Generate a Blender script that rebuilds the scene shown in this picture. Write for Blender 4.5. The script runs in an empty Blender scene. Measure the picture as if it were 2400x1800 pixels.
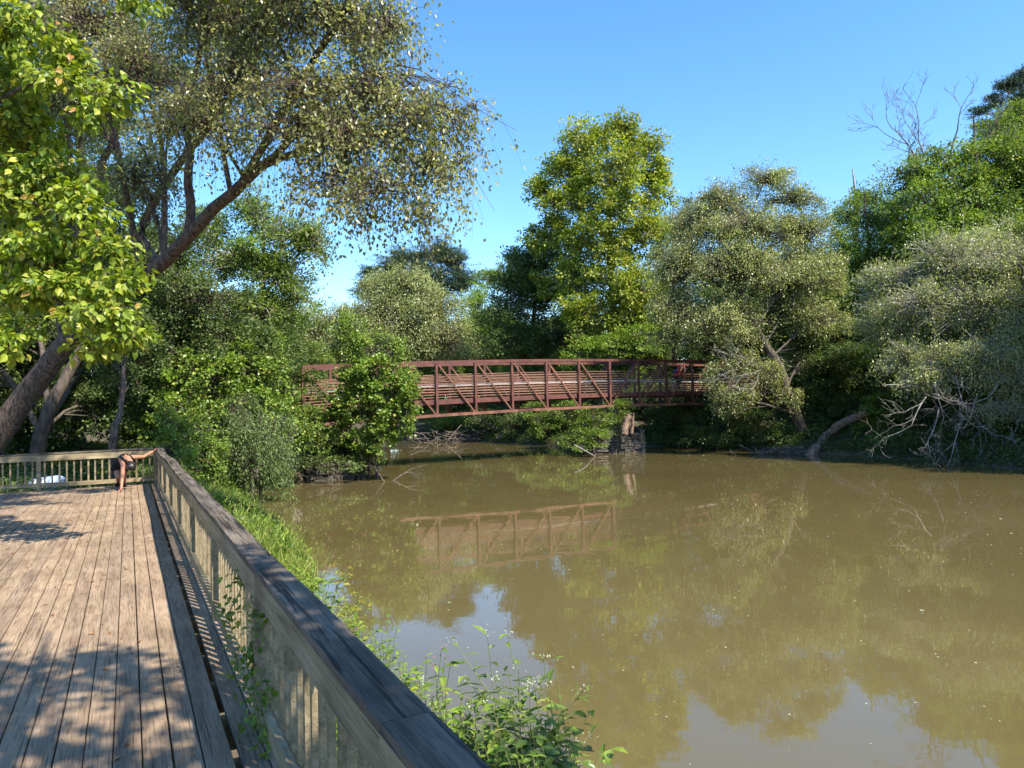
import bpy, math, random
import numpy as np
from mathutils import Vector, Matrix
R = math.radians
rng = np.random.default_rng(11)
random.seed(5)
SC = bpy.context.scene
COL = SC.collection

# ------------------------------------------------------------------ camera
FPX = 1740.0                      # focal length in pixels of the 2400 px wide photograph
CAMZ = 3.1                        # above the water (deck 1.4 m above the water)
ROLL, PITCH = R(1.35), math.atan(51 / FPX)
fwd = np.array([0, math.cos(PITCH), math.sin(PITCH)])
rt0 = np.array([1.0, 0, 0]); up0 = np.cross(rt0, fwd)
rt = rt0 * math.cos(ROLL) - up0 * math.sin(ROLL)
up = up0 * math.cos(ROLL) + rt0 * math.sin(ROLL)
cam = bpy.data.objects.new('camera', bpy.data.cameras.new('camera'))
COL.objects.link(cam); SC.camera = cam
cam.data.sensor_width = 36.0
cam.data.lens = 36.0 * FPX / 2400
cam.data.clip_start = 0.05; cam.data.clip_end = 6000
m = Matrix.Identity(4)
for i in range(3):
    m[i][0], m[i][1], m[i][2] = rt[i], up[i], -fwd[i]
m[2][3] = CAMZ
cam.matrix_world = m

# ------------------------------------------------------------------ light
SUN_EL = R(49)
SH = np.array([-0.765, 0.64]); SH /= np.linalg.norm(SH)           # the way shadows fall on the ground
sun_dir = Vector((-SH[0] * math.cos(SUN_EL), -SH[1] * math.cos(SUN_EL), math.sin(SUN_EL)))
w = bpy.data.worlds.new('World'); SC.world = w; w.use_nodes = True
nt = w.node_tree; bg = nt.nodes['Background']
sky = nt.nodes.new('ShaderNodeTexSky'); sky.sky_type = 'NISHITA'; sky.sun_disc = False
sky.sun_elevation = SUN_EL
sky.sun_rotation = math.atan2(sun_dir.x, sun_dir.y)
sky.air_density = 1.0; sky.dust_density = 0.35; sky.ozone_density = 2.6; sky.altitude = 200
hs = nt.nodes.new('ShaderNodeHueSaturation'); hs.inputs['Saturation'].default_value = 1.24; hs.inputs['Value'].default_value = 1.0
nt.links.new(sky.outputs[0], hs.inputs['Color']); nt.links.new(hs.outputs[0], bg.inputs[0]); bg.inputs[1].default_value = 0.14
sl = bpy.data.lights.new('sun', 'SUN'); sl.energy = 4.5; sl.angle = R(0.53); sl.color = (1, 0.915, 0.77)
so = bpy.data.objects.new('sun', sl); COL.objects.link(so)
so.rotation_euler = sun_dir.to_track_quat('Z', 'Y').to_euler()
SC.view_settings.view_transform = 'Standard'; SC.view_settings.look = 'None'
SC.view_settings.exposure = 1.32; SC.view_settings.gamma = 1.0
SC.cycles.max_bounces = 8; SC.cycles.diffuse_bounces = 5; SC.cycles.glossy_bounces = 3
SC.cycles.transmission_bounces = 6; SC.cycles.transparent_max_bounces = 8
SC.cycles.caustics_reflective = False; SC.cycles.caustics_refractive = False

# ------------------------------------------------------------------ helpers
def ray(px, py): return fwd + rt * (px - 1200) / FPX - up * (py - 900) / FPX
def G(px, py, z):                                                  # point of the ray at height z
    d = ray(px, py); t = (z - CAMZ) / d[2]; return np.array([0, 0, CAMZ]) + d * t
def P(px, py, Y):                                                  # point of the ray at distance Y
    d = ray(px, py); return np.array([0, 0, CAMZ]) + d * Y / d[1]
def nrm(v): return v / np.maximum(np.linalg.norm(v, axis=-1, keepdims=True), 1e-9)

def tag(o, label=None, cat=None, group=None, kind=None):
    if label: o['label'] = label
    if cat: o['category'] = cat
    if group: o['group'] = group
    if kind: o['kind'] = kind
    return o
def empty(name, loc=(0, 0, 0), rz=0.0, **k):
    o = bpy.data.objects.new(name, None); COL.objects.link(o); o.empty_display_size = 0.2
    o.location = Vector([float(x) for x in loc]); o.rotation_euler = (0, 0, rz)
    return tag(o, **k)
def mesh_obj(name, geo, mats, parent=None, smooth=False, world=True):
    """geo: list of (verts Nx3, faces Mxk, material index). World coordinates are moved into the parent's frame."""
    vs, off = [], 0
    lv, ls, mi = [], [], []
    for v, f, k in geo:
        v = np.asarray(v, float); f = np.asarray(f, int)
        if len(f) == 0: continue
        vs.append(v); lv.append((f + off).ravel()); ls.append(np.full(len(f), f.shape[1])); mi.append(np.full(len(f), k)); off += len(v)
    v = np.concatenate(vs)
    if parent is not None and world:
        Mi = np.array(parent_matrix(parent).inverted())
        v = v @ Mi[:3, :3].T + Mi[:3, 3]
    lv = np.concatenate(lv); ls = np.concatenate(ls); mi = np.concatenate(mi)
    me = bpy.data.meshes.new(name)
    me.vertices.add(len(v)); me.vertices.foreach_set('co', v.astype(np.float32).ravel())
    me.loops.add(len(lv)); me.loops.foreach_set('vertex_index', lv.astype(np.int32))
    me.polygons.add(len(ls))
    st = np.concatenate([[0], np.cumsum(ls)[:-1]]).astype(np.int32)
    me.polygons.foreach_set('loop_start', st)
    me.polygons.foreach_set('material_index', mi.astype(np.int32))
    me.polygons.foreach_set('use_smooth', np.full(len(ls), bool(smooth)))
    me.update(calc_edges=True)
    for q in (mats if isinstance(mats, (list, tuple)) else [mats]): me.materials.append(q)
    o = bpy.data.objects.new(name, me); COL.objects.link(o)
    if parent is not None: o.parent = parent
    return o
def parent_matrix(o):
    M = Matrix.LocRotScale(o.location, o.rotation_euler, o.scale)
    return parent_matrix(o.parent) @ M if o.parent else M

BOXF = np.array([[0, 3, 2, 1], [4, 5, 6, 7], [0, 1, 5, 4], [1, 2, 6, 5], [2, 3, 7, 6], [3, 0, 4, 7]])
def box(x0, x1, y0, y1, z0, z1, mi=0):
    v = np.array([[x0, y0, z0], [x1, y0, z0], [x1, y1, z0], [x0, y1, z0], [x0, y0, z1], [x1, y0, z1], [x1, y1, z1], [x0, y1, z1]], float)
    return (v, BOXF, mi)
def bar(p, q, wd, ht, mi=0, side=None):                            # a rectangular bar from p to q
    p = np.array(p, float); q = np.array(q, float); d = nrm(q - p)
    s = nrm(np.cross(d, [0, 0, 1.0])) if side is None else nrm(np.array(side, float))
    if abs(d[2]) > 0.97 and side is None: s = np.array([1.0, 0, 0])
    t = np.cross(s, d)
    a, b = s * wd / 2, t * ht / 2
    v = np.array([p - a - b, p + a - b, p + a + b, p - a + b, q - a - b, q + a - b, q + a + b, q - a + b])
    f = np.array([[0, 1, 2, 3], [7, 6, 5, 4], [0, 4, 5, 1], [1, 5, 6, 2], [2, 6, 7, 3], [3, 7, 4, 0]])
    return (v, f, mi)
def tubes(paths, radii, sides=5, mi=0):
    """paths (N,K,3), radii (N,K)."""
    paths = np.asarray(paths, float); radii = np.asarray(radii, float)
    N, K, _ = paths.shape
    tan = np.gradient(paths, axis=1); tan = nrm(tan)
    md = nrm(paths[:, -1] - paths[:, 0] + 1e-6)
    ref = np.where(np.abs(md[:, 2:3]) > 0.8, np.array([[1.0, 0.2, 0]]), np.array([[0, 0, 1.0]]))[:, None, :]
    a = nrm(np.cross(tan, ref)); b = np.cross(tan, a)
    th = np.arange(sides) / sides * 2 * np.pi
    ring = a[:, :, None, :] * np.cos(th)[None, None, :, None] + b[:, :, None, :] * np.sin(th)[None, None, :, None]
    v = (paths[:, :, None, :] + ring * radii[:, :, None, None]).reshape(-1, 3)
    i = np.arange(N)[:, None, None] * K * sides; k = np.arange(K - 1)[None, :, None] * sides; s = np.arange(sides)[None, None, :]
    s2 = (s + 1) % sides
    f = np.stack([i + k + s, i + k + s2, i + k + sides + s2, i + k + sides + s], -1).reshape(-1, 4)
    return (v, f, mi)
def smooth_path(pts, n):
    """Catmull-Rom through rows of pts (any columns)."""
    pts = np.asarray(pts, float); m_ = len(pts)
    if m_ == 2: t = np.linspace(0, 1, n)[:, None]; return pts[0] * (1 - t) + pts[1] * t
    pp = np.vstack([2 * pts[0] - pts[1], pts, 2 * pts[-1] - pts[-2]])
    t = np.linspace(0, m_ - 1 - 1e-6, n); i = t.astype(int); t = (t - i)[:, None]
    p0, p1, p2, p3 = pp[i], pp[i + 1], pp[i + 2], pp[i + 3]
    return 0.5 * ((2 * p1) + (-p0 + p2) * t + (2 * p0 - 5 * p1 + 4 * p2 - p3) * t * t + (-p0 + 3 * p1 - 3 * p2 + p3) * t ** 3)
def limb(pts, radii, n=14, sides=8, wob=0.0, mi=0):
    q = smooth_path(np.column_stack([pts, radii]), n)
    path, r = q[:, :3], np.maximum(q[:, 3], 0.004)
    if wob:
        w_ = rng.normal(size=path.shape) * wob * r[:, None]; w_[0] = 0; path = path + w_
    return tubes(path[None], r[None], sides, mi), path, r

def leaves(pos, axis, norm, L, wr=0.6, shape='rhomb', fold=0.25, mi=0):
    """one leaf per row: pos = base, axis = base to tip, norm = up side, L = length."""
    axis = nrm(axis); side = nrm(np.cross(axis, norm)); nr = np.cross(side, axis)
    L = np.asarray(L, float)[:, None]; W = L * wr * 0.5
    if shape == 'rhomb':
        v = np.stack([pos, pos + axis * L * 0.45 + side * W + nr * W * fold, pos + axis * L,
                      pos + axis * L * 0.45 - side * W + nr * W * fold], 1)
        f = np.array([[0, 1, 2], [0, 2, 3]])
    elif shape == 'blade':
        t1, t2 = pos + axis * L * 0.5 + nr * L * 0.10, pos + axis * L * 0.95
        v = np.stack([pos - side * W * 0.6, pos + side * W * 0.6, t1 + side * W, t1 - side * W, t2], 1)
        f = None
        n = len(pos); b = np.arange(n)[:, None] * 5
        return [(v.reshape(-1, 3), np.concatenate([b + [0, 1, 2], b + [0, 2, 3], b + [3, 2, 4]]), mi)]
    else:                                                           # oval, folded along the midrib, tip bent down
        m1 = pos + axis * L * 0.5; tip = pos + axis * L * 0.97 - nr * L * 0.16
        v = np.stack([pos, pos + axis * L * 0.18 + side * W * 0.72 + nr * W * fold, pos + axis * L * 0.55 + side * W + nr * W * fold * 0.8, tip,
                      pos + axis * L * 0.55 - side * W + nr * W * fold * 0.8, pos + axis * L * 0.18 - side * W * 0.72 + nr * W * fold, m1], 1)
        f = np.array([[0, 1, 6], [1, 2, 6], [2, 3, 6], [3, 4, 6], [4, 5, 6], [5, 0, 6]])
    n = len(pos); b = np.arange(n)[:, None, None] * v.shape[1]
    return [(v.reshape(-1, 3), (f[None] + b).reshape(-1, 3), mi)]

def unit(n): return nrm(rng.normal(size=(n, 3)))

# ------------------------------------------------------------------ materials
def mat(name):
    M_ = bpy.data.materials.new(name); M_.use_nodes = True
    return M_, M_.node_tree.nodes, M_.node_tree.links, M_.node_tree.nodes['Principled BSDF']
def ramp(N, stops):
    r = N.new('ShaderNodeValToRGB'); e = r.color_ramp.elements
    while len(e) < len(stops): e.new(0.5)
    for q, (p_, c) in zip(e, stops): q.position = p_; q.color = (*c, 1)
    return r
def math_node(N, L, op, a, b=None):
    n = N.new('ShaderNodeMath'); n.operation = op
    for i, x in enumerate((a, b)):
        if x is None: continue
        if isinstance(x, (int, float)): n.inputs[i].default_value = x
        else: L.new(x, n.inputs[i])
    return n.outputs[0]
def mixc(N, L, fac, a, b, mode='MIX'):
    n = N.new('ShaderNodeMix'); n.data_type = 'RGBA'; n.blend_type = mode
    for s_, x in ((0, fac), (6, a), (7, b)):
        if hasattr(x, 'node'): L.new(x, n.inputs[s_])
        elif s_ == 0: n.inputs[0].default_value = x
        else: n.inputs[s_].default_value = (*x, 1)
    return n.outputs[2]
def noise(N, L, vec, scale, detail=4, rough=0.55):
    n = N.new('ShaderNodeTexNoise'); n.inputs['Scale'].default_value = scale; n.inputs['Detail'].default_value = detail
    n.inputs['Roughness'].default_value = rough
    if vec is not None: L.new(vec, n.inputs['Vector'])
    return n
def foliage(name, stops, trans=0.35, rough=0.45, spec=0.4, clump=0.35, cscale=0.5, tint=(1.25, 1.3, 0.5)):
    M_, N, L, b = mat(name)
    geo = N.new('ShaderNodeNewGeometry'); tc = N.new('ShaderNodeTexCoord')
    rp = ramp(N, stops); L.new(geo.outputs['Random Per Island'], rp.inputs[0])
    ns = noise(N, L, tc.outputs['Object'], cscale, 2)
    r2 = ramp(N, [(0.3, (1 - clump,) * 3), (0.7, (1 + clump,) * 3)]); L.new(ns.outputs[0], r2.inputs[0])
    c = mixc(N, L, 1.0, rp.outputs[0], r2.outputs[0], 'MULTIPLY')
    L.new(c, b.inputs['Base Color']); b.inputs['Roughness'].default_value = rough
    b.inputs['Specular IOR Level'].default_value = spec
    tr = N.new('ShaderNodeBsdfTranslucent'); ct = mixc(N, L, 1.0, c, tint, 'MULTIPLY'); L.new(ct, tr.inputs[0])
    mx = N.new('ShaderNodeMixShader'); mx.inputs[0].default_value = trans
    L.new(b.outputs[0], mx.inputs[1]); L.new(tr.outputs[0], mx.inputs[2])
    L.new(mx.outputs[0], N['Material Output'].inputs[0])
    return M_
def bark(name, c1, c2, scale=3.0, bump=0.6):
    M_, N, L, b = mat(name)
    tc = N.new('ShaderNodeTexCoord'); mp = N.new('ShaderNodeMapping'); mp.inputs['Scale'].default_value = (1, 1, 0.3)
    L.new(tc.outputs['Object'], mp.inputs[0])
    n = noise(N, L, mp.outputs[0], scale * 4, 7, 0.65); r_ = ramp(N, [(0.36, c1), (0.62, c2)]); L.new(n.outputs[0], r_.inputs[0])
    L.new(r_.outputs[0], b.inputs['Base Color']); b.inputs['Roughness'].default_value = 0.9
    bp = N.new('ShaderNodeBump'); bp.inputs['Strength'].default_value = bump; bp.inputs['Distance'].default_value = 0.06
    L.new(n.outputs[0], bp.inputs['Height']); L.new(bp.outputs[0], b.inputs['Normal'])
    return M_
def wood(name, cols, grey=0.3, crack=0.5, bump=0.35, cracks=False):
    """weathered boards, grain along local Y; cols = dark, mid, light."""
    M_, N, L, b = mat(name)
    tc = N.new('ShaderNodeTexCoord'); geo = N.new('ShaderNodeNewGeometry'); oi = N.new('ShaderNodeObjectInfo')
    rnd = math_node(N, L, 'ADD', geo.outputs['Random Per Island'], oi.outputs['Random'])
    off = math_node(N, L, 'MULTIPLY', rnd, 37.0)
    cb = N.new('ShaderNodeCombineXYZ'); L.new(off, cb.inputs[0]); L.new(off, cb.inputs[1])
    ad = N.new('ShaderNodeVectorMath'); ad.operation = 'ADD'; L.new(tc.outputs['Object'], ad.inputs[0]); L.new(cb.outputs[0], ad.inputs[1])
    mp = N.new('ShaderNodeMapping'); mp.inputs['Scale'].default_value = (1, 0.045, 1); L.new(ad.outputs[0], mp.inputs[0])
    fine = noise(N, L, mp.outputs[0], 90, 5, 0.6)
    mp2 = N.new('ShaderNodeMapping'); mp2.inputs['Scale'].default_value = (1, 0.09, 1); L.new(ad.outputs[0], mp2.inputs[0])
    mid = noise(N, L, mp2.outputs[0], 14, 4, 0.6)
    big = noise(N, L, tc.outputs['Object'], 1.3, 5, 0.65)
    r1 = ramp(N, [(0.28, cols[0]), (0.5, cols[1]), (0.72, cols[2])]); L.new(mid.outputs[0], r1.inputs[0])
    rf = ramp(N, [(0.3, (1 - crack,) * 3), (0.5, (1, 1, 1)), (0.75, (1.12,) * 3)]); L.new(fine.outputs[0], rf.inputs[0])
    c = mixc(N, L, 1.0, r1.outputs[0], rf.outputs[0], 'MULTIPLY')
    mp3 = N.new('ShaderNodeMapping'); mp3.inputs['Scale'].default_value = (1, 0.022, 1); L.new(ad.outputs[0], mp3.inputs[0])
    ck = noise(N, L, mp3.outputs[0], 38, 3, 0.7); rk = ramp(N, [(0.385 - .055 * (not cracks), ((.30 if cracks else .55),) * 3), (0.425 - .055 * (not cracks), (1, 1, 1))]); L.new(ck.outputs[0], rk.inputs[0])
    c = mixc(N, L, 1.0, c, rk.outputs[0], 'MULTIPLY')
    rb = ramp(N, [(0.35, (1 - grey,) * 3), (0.65, (1 + grey * 0.5,) * 3)]); L.new(big.outputs[0], rb.inputs[0])
    c = mixc(N, L, 1.0, c, rb.outputs[0], 'MULTIPLY')
    fr = math_node(N, L, 'FRACT', math_node(N, L, 'MULTIPLY', rnd, 7.31))
    ri = ramp(N, [(0.0, (0.90, 0.90, 0.91)), (1.0, (1.07, 1.06, 1.03))]); L.new(fr, ri.inputs[0])
    c = mixc(N, L, 1.0, c, ri.outputs[0], 'MULTIPLY')
    L.new(c, b.inputs['Base Color']); b.inputs['Roughness'].default_value = 0.72; b.inputs['Specular IOR Level'].default_value = 0.25
    h = math_node(N, L, 'ADD', math_node(N, L, 'ADD', fine.outputs[0], mid.outputs[0]), rk.outputs[0])
    bp = N.new('ShaderNodeBump'); bp.inputs['Strength'].default_value = bump; bp.inputs['Distance'].default_value = 0.008
    L.new(h, bp.inputs['Height']); L.new(bp.outputs[0], b.inputs['Normal'])
    return M_
def plain(name, c, rough=0.6, spec=0.3, metal=0.0, var=0.15, scale=6.0):
    M_, N, L, b = mat(name)
    tc = N.new('ShaderNodeTexCoord'); n = noise(N, L, tc.outputs['Object'], scale, 5)
    r_ = ramp(N, [(0.3, tuple(x * (1 - var) for x in c)), (0.7, tuple(min(1, x * (1 + var)) for x in c))]); L.new(n.outputs[0], r_.inputs[0])
    L.new(r_.outputs[0], b.inputs['Base Color']); b.inputs['Roughness'].default_value = rough
    b.inputs['Specular IOR Level'].default_value = spec; b.inputs['Metallic'].default_value = metal
    return M_

MF = {
 'birch':  foliage('birch_leaf', [(0.0, (.14, .165, .060)), (0.5, (.275, .295, .120)), (0.85, (.38, .375, .17)), (1.0, (.50, .46, .21))], 0.58, 0.33, 0.8, 0.3, 0.6, (1.15, 1.18, .62)),
 'birchfar': foliage('far_birch_leaf', [(0.0, (.145, .18, .055)), (0.5, (.28, .32, .110)), (0.85, (.37, .385, .15)), (1.0, (.45, .42, .19))], 0.42, 0.36, 0.7, 0.3, 0.35),
 'elder':  foliage('box_elder_leaf', [(0.0, (.085, .145, .016)), (0.45, (.21, .29, .032)), (0.85, (.33, .39, .05)), (0.975, (.42, .40, .07)), (1.0, (.40, .17, .06))], 0.42, 0.42, 0.4, 0.22, 1.2, (1.3, 1.3, .4)),
 'sycamore': foliage('sycamore_leaf', [(0.0, (.12, .17, .018)), (0.5, (.24, .30, .032)), (0.85, (.34, .38, .05)), (1.0, (.46, .38, .06))], 0.42, 0.42, 0.45, 0.28, 0.30),
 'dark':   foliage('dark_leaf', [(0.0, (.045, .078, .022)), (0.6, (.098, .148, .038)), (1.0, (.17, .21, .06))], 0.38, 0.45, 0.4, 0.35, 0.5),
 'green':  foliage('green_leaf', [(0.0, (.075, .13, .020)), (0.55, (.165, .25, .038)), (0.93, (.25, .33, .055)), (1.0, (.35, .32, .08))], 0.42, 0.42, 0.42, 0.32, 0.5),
 'vine':   foliage('vine_leaf', [(0.0, (.070, .125, .016)), (0.5, (.155, .245, .035)), (0.93, (.26, .35, .055)), (1.0, (.42, .36, .07))], 0.34, 0.38, 0.45, 0.32, 0.8),
 'lime':   foliage('lime_leaf', [(0.0, (.11, .20, .02)), (0.5, (.19, .30, .035)), (0.95, (.29, .37, .05)), (1.0, (.42, .36, .05))], 0.40, 0.45, 0.4, 0.22, 1.5),
 'pine':   foliage('pine_needle', [(0.0, (.016, .040, .018)), (0.6, (.035, .070, .028)), (1.0, (.065, .10, .04))], 0.12, 0.5, 0.3, 0.35, 0.5),
 'feather': foliage('feathery_leaf', [(0.0, (.070, .125, .034)), (0.6, (.14, .21, .058)), (1.0, (.21, .28, .09))], 0.32, 0.42, 0.45, 0.25, 0.8),
 'grass':  foliage('grass_blade', [(0.0, (.10, .17, .022)), (0.6, (.21, .29, .045)), (1.0, (.36, .33, .12))], 0.35, 0.5, 0.3, 0.2, 1.0),
 'dry':    foliage('dry_leaf', [(0.0, (.20, .09, .035)), (0.6, (.34, .17, .07)), (1.0, (.45, .30, .12))], 0.2, 0.6, 0.2, 0.1, 1.0, (1.1, .9, .6)),
 'yellow': foliage('yellow_flower', [(0.0, (.55, .42, .02)), (1.0, (.75, .62, .05))], 0.3, 0.5, 0.2, 0.05, 1.0, (1, 1, .5)),
 'white':  foliage('white_flower', [(0.0, (.34, .38, .24)), (1.0, (.55, .58, .44))], 0.3, 0.6, 0.2, 0.05, 1.0, (1, 1, 1)),
 'pink':   foliage('pink_flower', [(0.0, (.45, .12, .12)), (1.0, (.70, .28, .24))], 0.3, 0.6, 0.2, 0.05, 1.0, (1, .8, .8)),
}
B_BIRCH = bark('birch_bark', (.030, .020, .016), (.20, .135, .105), 3.6, 1.0)
B_DARK = bark('dark_bark', (.035, .028, .022), (.12, .095, .075), 2.5)
B_PALE = bark('pale_bark', (.16, .145, .12), (.42, .39, .34), 1.6, 0.3)
B_TWIG = bark('grey_twig', (.12, .11, .10), (.28, .265, .24), 2.0, 0.2)
B_LOG = bark('log_bark', (.075, .05, .037), (.30, .205, .145), 2.6, 1.0)
B_DRIFT = bark('driftwood', (.05, .04, .033), (.18, .145, .12), 2.0, 0.4)
STEM = plain('green_stem', (.16, .17, .06), 0.6)
W_DECK = wood('deck_boards_wood', [(.19, .128, .086), (.288, .208, .138), (.35, .258, .176)], 0.25, 0.55, 0.5)
W_CAP = wood('rail_cap_wood', [(.05, .041, .033), (.125, .102, .080), (.21, .178, .145)], 0.32, 0.6, 0.9, True)
W_RAIL = wood('railing_wood', [(.15, .118, .068), (.27, .215, .13), (.37, .30, .195)], 0.3, 0.4, 0.4)
STEEL = plain('red_brown_steel', (.108, .040, .031), 0.6, 0.4, 0.0, 0.35, 2.2)
STEEL2 = plain('rust_brown_steel', (.165, .075, .050), 0.65, 0.35, 0.0, 0.4, 2.2)
RAILM = plain('faded_rail_paint', (.235, .125, .088), 0.6, 0.4, 0, .25, 1.0)
ALU = plain('silver_handrail', (.62, .60, .58), 0.35, 0.5, 0.3, 0.05)
FLOORW = plain('bridge_floor_planks', (.22, .17, .13), 0.8)
DARKM = plain('dark_metal', (.03, .03, .035), 0.4, 0.5)

# ------------------------------------------------------------------ terrain and water
DV = np.array([-0.46, 0.888, 0]); DV = nrm(DV); DN = np.array([DV[1], -DV[0], 0])   # along the river-side railing / towards the river
ANG = math.atan2(-DV[0], DV[1])                                                  # deck frame: local y = DV, local x = DN
def DK(u, v, z=1.4): return DN * u + DV * v + np.array([0, 0, z])
near_bank = [DK(2.3, -60)[:2], DK(2.3, -20)[:2], DK(2.1, -4)[:2], DK(2.2, 2)[:2], DK(2.0, 5)[:2], DK(1.9, 8)[:2], DK(2.5, 11)[:2], DK(2.9, 14)[:2], DK(3.2, 19)[:2], DK(3.1, 24)[:2],
             (-10.3, 27.5), (-9.9, 30.6), (-9.4, 32.4), (-8.6, 33.6), (-10, 40), (-13, 50), (-18, 62), (-26, 76), (-40, 92)]
far_bank = [(-44, 112), (-20, 88), (-8.5, 73), (-4, 68), (.6, 59.5), (4, 55), (8, 54), (11.6, 51), (14.9, 47.5), (15.9, 43), (18.4, 40.4),
            (20.2, 35.5), (20.9, 30.5), (24, 20), (30, 5), (40, -14), (70, -50)]
near_bank = np.array(near_bank); far_bank = np.array(far_bank)
def seg_dist(p, poly):
    best = np.full(len(p), 1e9)
    for a, b in zip(poly[:-1], poly[1:]):
        ab = b - a; t = np.clip(((p - a) @ ab) / (ab @ ab), 0, 1)
        best = np.minimum(best, np.linalg.norm(p - (a + t[:, None] * ab), axis=1))
    return best
def in_poly(p, poly):
    ins = np.zeros(len(p), bool); n = len(poly)
    for i in range(n):
        a, b = poly[i], poly[(i + 1) % n]
        c = ((a[1] > p[:, 1]) != (b[1] > p[:, 1])) & (p[:, 0] < (b[0] - a[0]) * (p[:, 1] - a[1]) / (b[1] - a[1] + 1e-12) + a[0])
        ins ^= c
    return ins
def ground_z(p):
    p = np.atleast_2d(np.asarray(p, float))[:, :2]
    dn, df = seg_dist(p, near_bank), seg_dist(p, far_bank)
    ins = in_poly(p, np.vstack([near_bank, far_bank]))
    d = np.minimum(dn, df)
    wob = 0.10 * np.sin(p[:, 0] * 1.7 + p[:, 1] * 0.6) + 0.07 * np.sin(p[:, 0] * 0.7 - p[:, 1] * 2.1)
    v = p @ DV[:2]
    nearz = 0.86 * (1 - np.exp(-d / 1.1)) + np.clip(v - 25, 0, 12) * 0.06 * (1 - np.exp(-d / 2)) + np.clip(d - 12, 0, 60) * 0.03
    farz = 0.75 * (1 - np.exp(-d / 0.9)) + np.clip(d, 0, 16) * 0.14 + np.clip(d - 12, 0, 80) * 0.02
    out = np.where(dn < df, nearz, farz) + wob * np.clip(d / 2, 0, 1) * 0.6
    return np.where(ins, -np.clip(d * 0.5, 0, 1.2), out)
def axis_coords(a, b, step, far):
    c = list(np.arange(a, b + 1e-6, step)); s = step; x = c[-1]
    while x < far[1]: s *= 1.5; x += s; c.append(x)
    s = step; x = c[0]; lo = []
    while x > far[0]: s *= 1.5; x -= s; lo.append(x)
    return np.array(lo[::-1] + c)
gx = axis_coords(-26, 36, 0.5, (-2500, 2500)); gy = axis_coords(-8, 80, 0.5, (-2500, 2500))
XX, YY = np.meshgrid(gx, gy); pts = np.column_stack([XX.ravel(), YY.ravel()])
ZZ = ground_z(pts)
nx, ny = len(gx), len(gy)
ii = (np.arange(ny - 1)[:, None] * nx + np.arange(nx - 1)[None]).ravel()
gf = np.stack([ii, ii + 1, ii + nx + 1, ii + nx], 1)
M_, N, L, b = mat('bank_soil')
tc = N.new('ShaderNodeTexCoord'); n1 = noise(N, L, tc.outputs['Object'], 0.7, 8, 0.65); n2 = noise(N, L, tc.outputs['Object'], 9, 5)
r1 = ramp(N, [(0.35, (.055, .040, .026)), (0.52, (.10, .075, .048)), (0.62, (.05, .07, .022))]); L.new(n1.outputs[0], r1.inputs[0])
r2 = ramp(N, [(0.3, (.6,) * 3), (0.7, (1.25,) * 3)]); L.new(n2.outputs[0], r2.inputs[0])
L.new(mixc(N, L, 1.0, r1.outputs[0], r2.outputs[0], 'MULTIPLY'), b.inputs['Base Color']); b.inputs['Roughness'].default_value = 0.95
bp = N.new('ShaderNodeBump'); bp.inputs['Strength'].default_value = 0.6; bp.inputs['Distance'].default_value = 0.08
L.new(n2.outputs[0], bp.inputs['Height']); L.new(bp.outputs[0], b.inputs['Normal'])
ground = mesh_obj('ground', [(np.column_stack([pts, ZZ]), gf, 0)], M_, smooth=True); tag(ground, kind='structure')

M_, N, L, b = mat('muddy_water')
tc = N.new('ShaderNodeTexCoord')
nb_ = noise(N, L, tc.outputs['Object'], 0.12, 3); rb = ramp(N, [(0.35, (.096, .076, .030)), (0.65, (.115, .092, .038))]); L.new(nb_.outputs[0], rb.inputs[0])
L.new(rb.outputs[0], b.inputs['Base Color'])
b.inputs['Roughness'].default_value = 0.02; b.inputs['IOR'].default_value = 1.55; b.inputs['Specular IOR Level'].default_value = 0.5
mp = N.new('ShaderNodeMapping'); mp.inputs['Scale'].default_value = (1, 1.0, 1); L.new(tc.outputs['Object'], mp.inputs[0])
wa = noise(N, L, mp.outputs[0], 2.2, 2, 0.5); wb = noise(N, L, mp.outputs[0], 0.5, 2, 0.5); wc = noise(N, L, mp.outputs[0], 9.0, 2, 0.5)
h = math_node(N, L, 'ADD', math_node(N, L, 'MULTIPLY', wa.outputs[0], 0.28), math_node(N, L, 'MULTIPLY', wb.outputs[0], 0.9))
h = math_node(N, L, 'ADD', h, math_node(N, L, 'MULTIPLY', wc.outputs[0], 0.035))
bp = N.new('ShaderNodeBump'); bp.inputs['Strength'].default_value = 1.0; bp.inputs['Distance'].default_value = 0.0045
pt_ = noise(N, L, tc.outputs['Object'], 0.09, 3); rp_ = ramp(N, [(0.42, (.45,) * 3), (0.62, (1.5,) * 3)]); L.new(pt_.outputs[0], rp_.inputs[0]); h = math_node(N, L, 'MULTIPLY', h, rp_.outputs[0])
L.new(h, bp.inputs['Height']); L.new(bp.outputs[0], b.inputs['Normal'])
wv = np.array([[-80, -70, 0], [90, -70, 0], [90, 130, 0], [-80, 130, 0]], float)
water = mesh_obj('water', [(wv, np.array([[0, 1, 2, 3]]), 0)], M_); tag(water, kind='structure')

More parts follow.
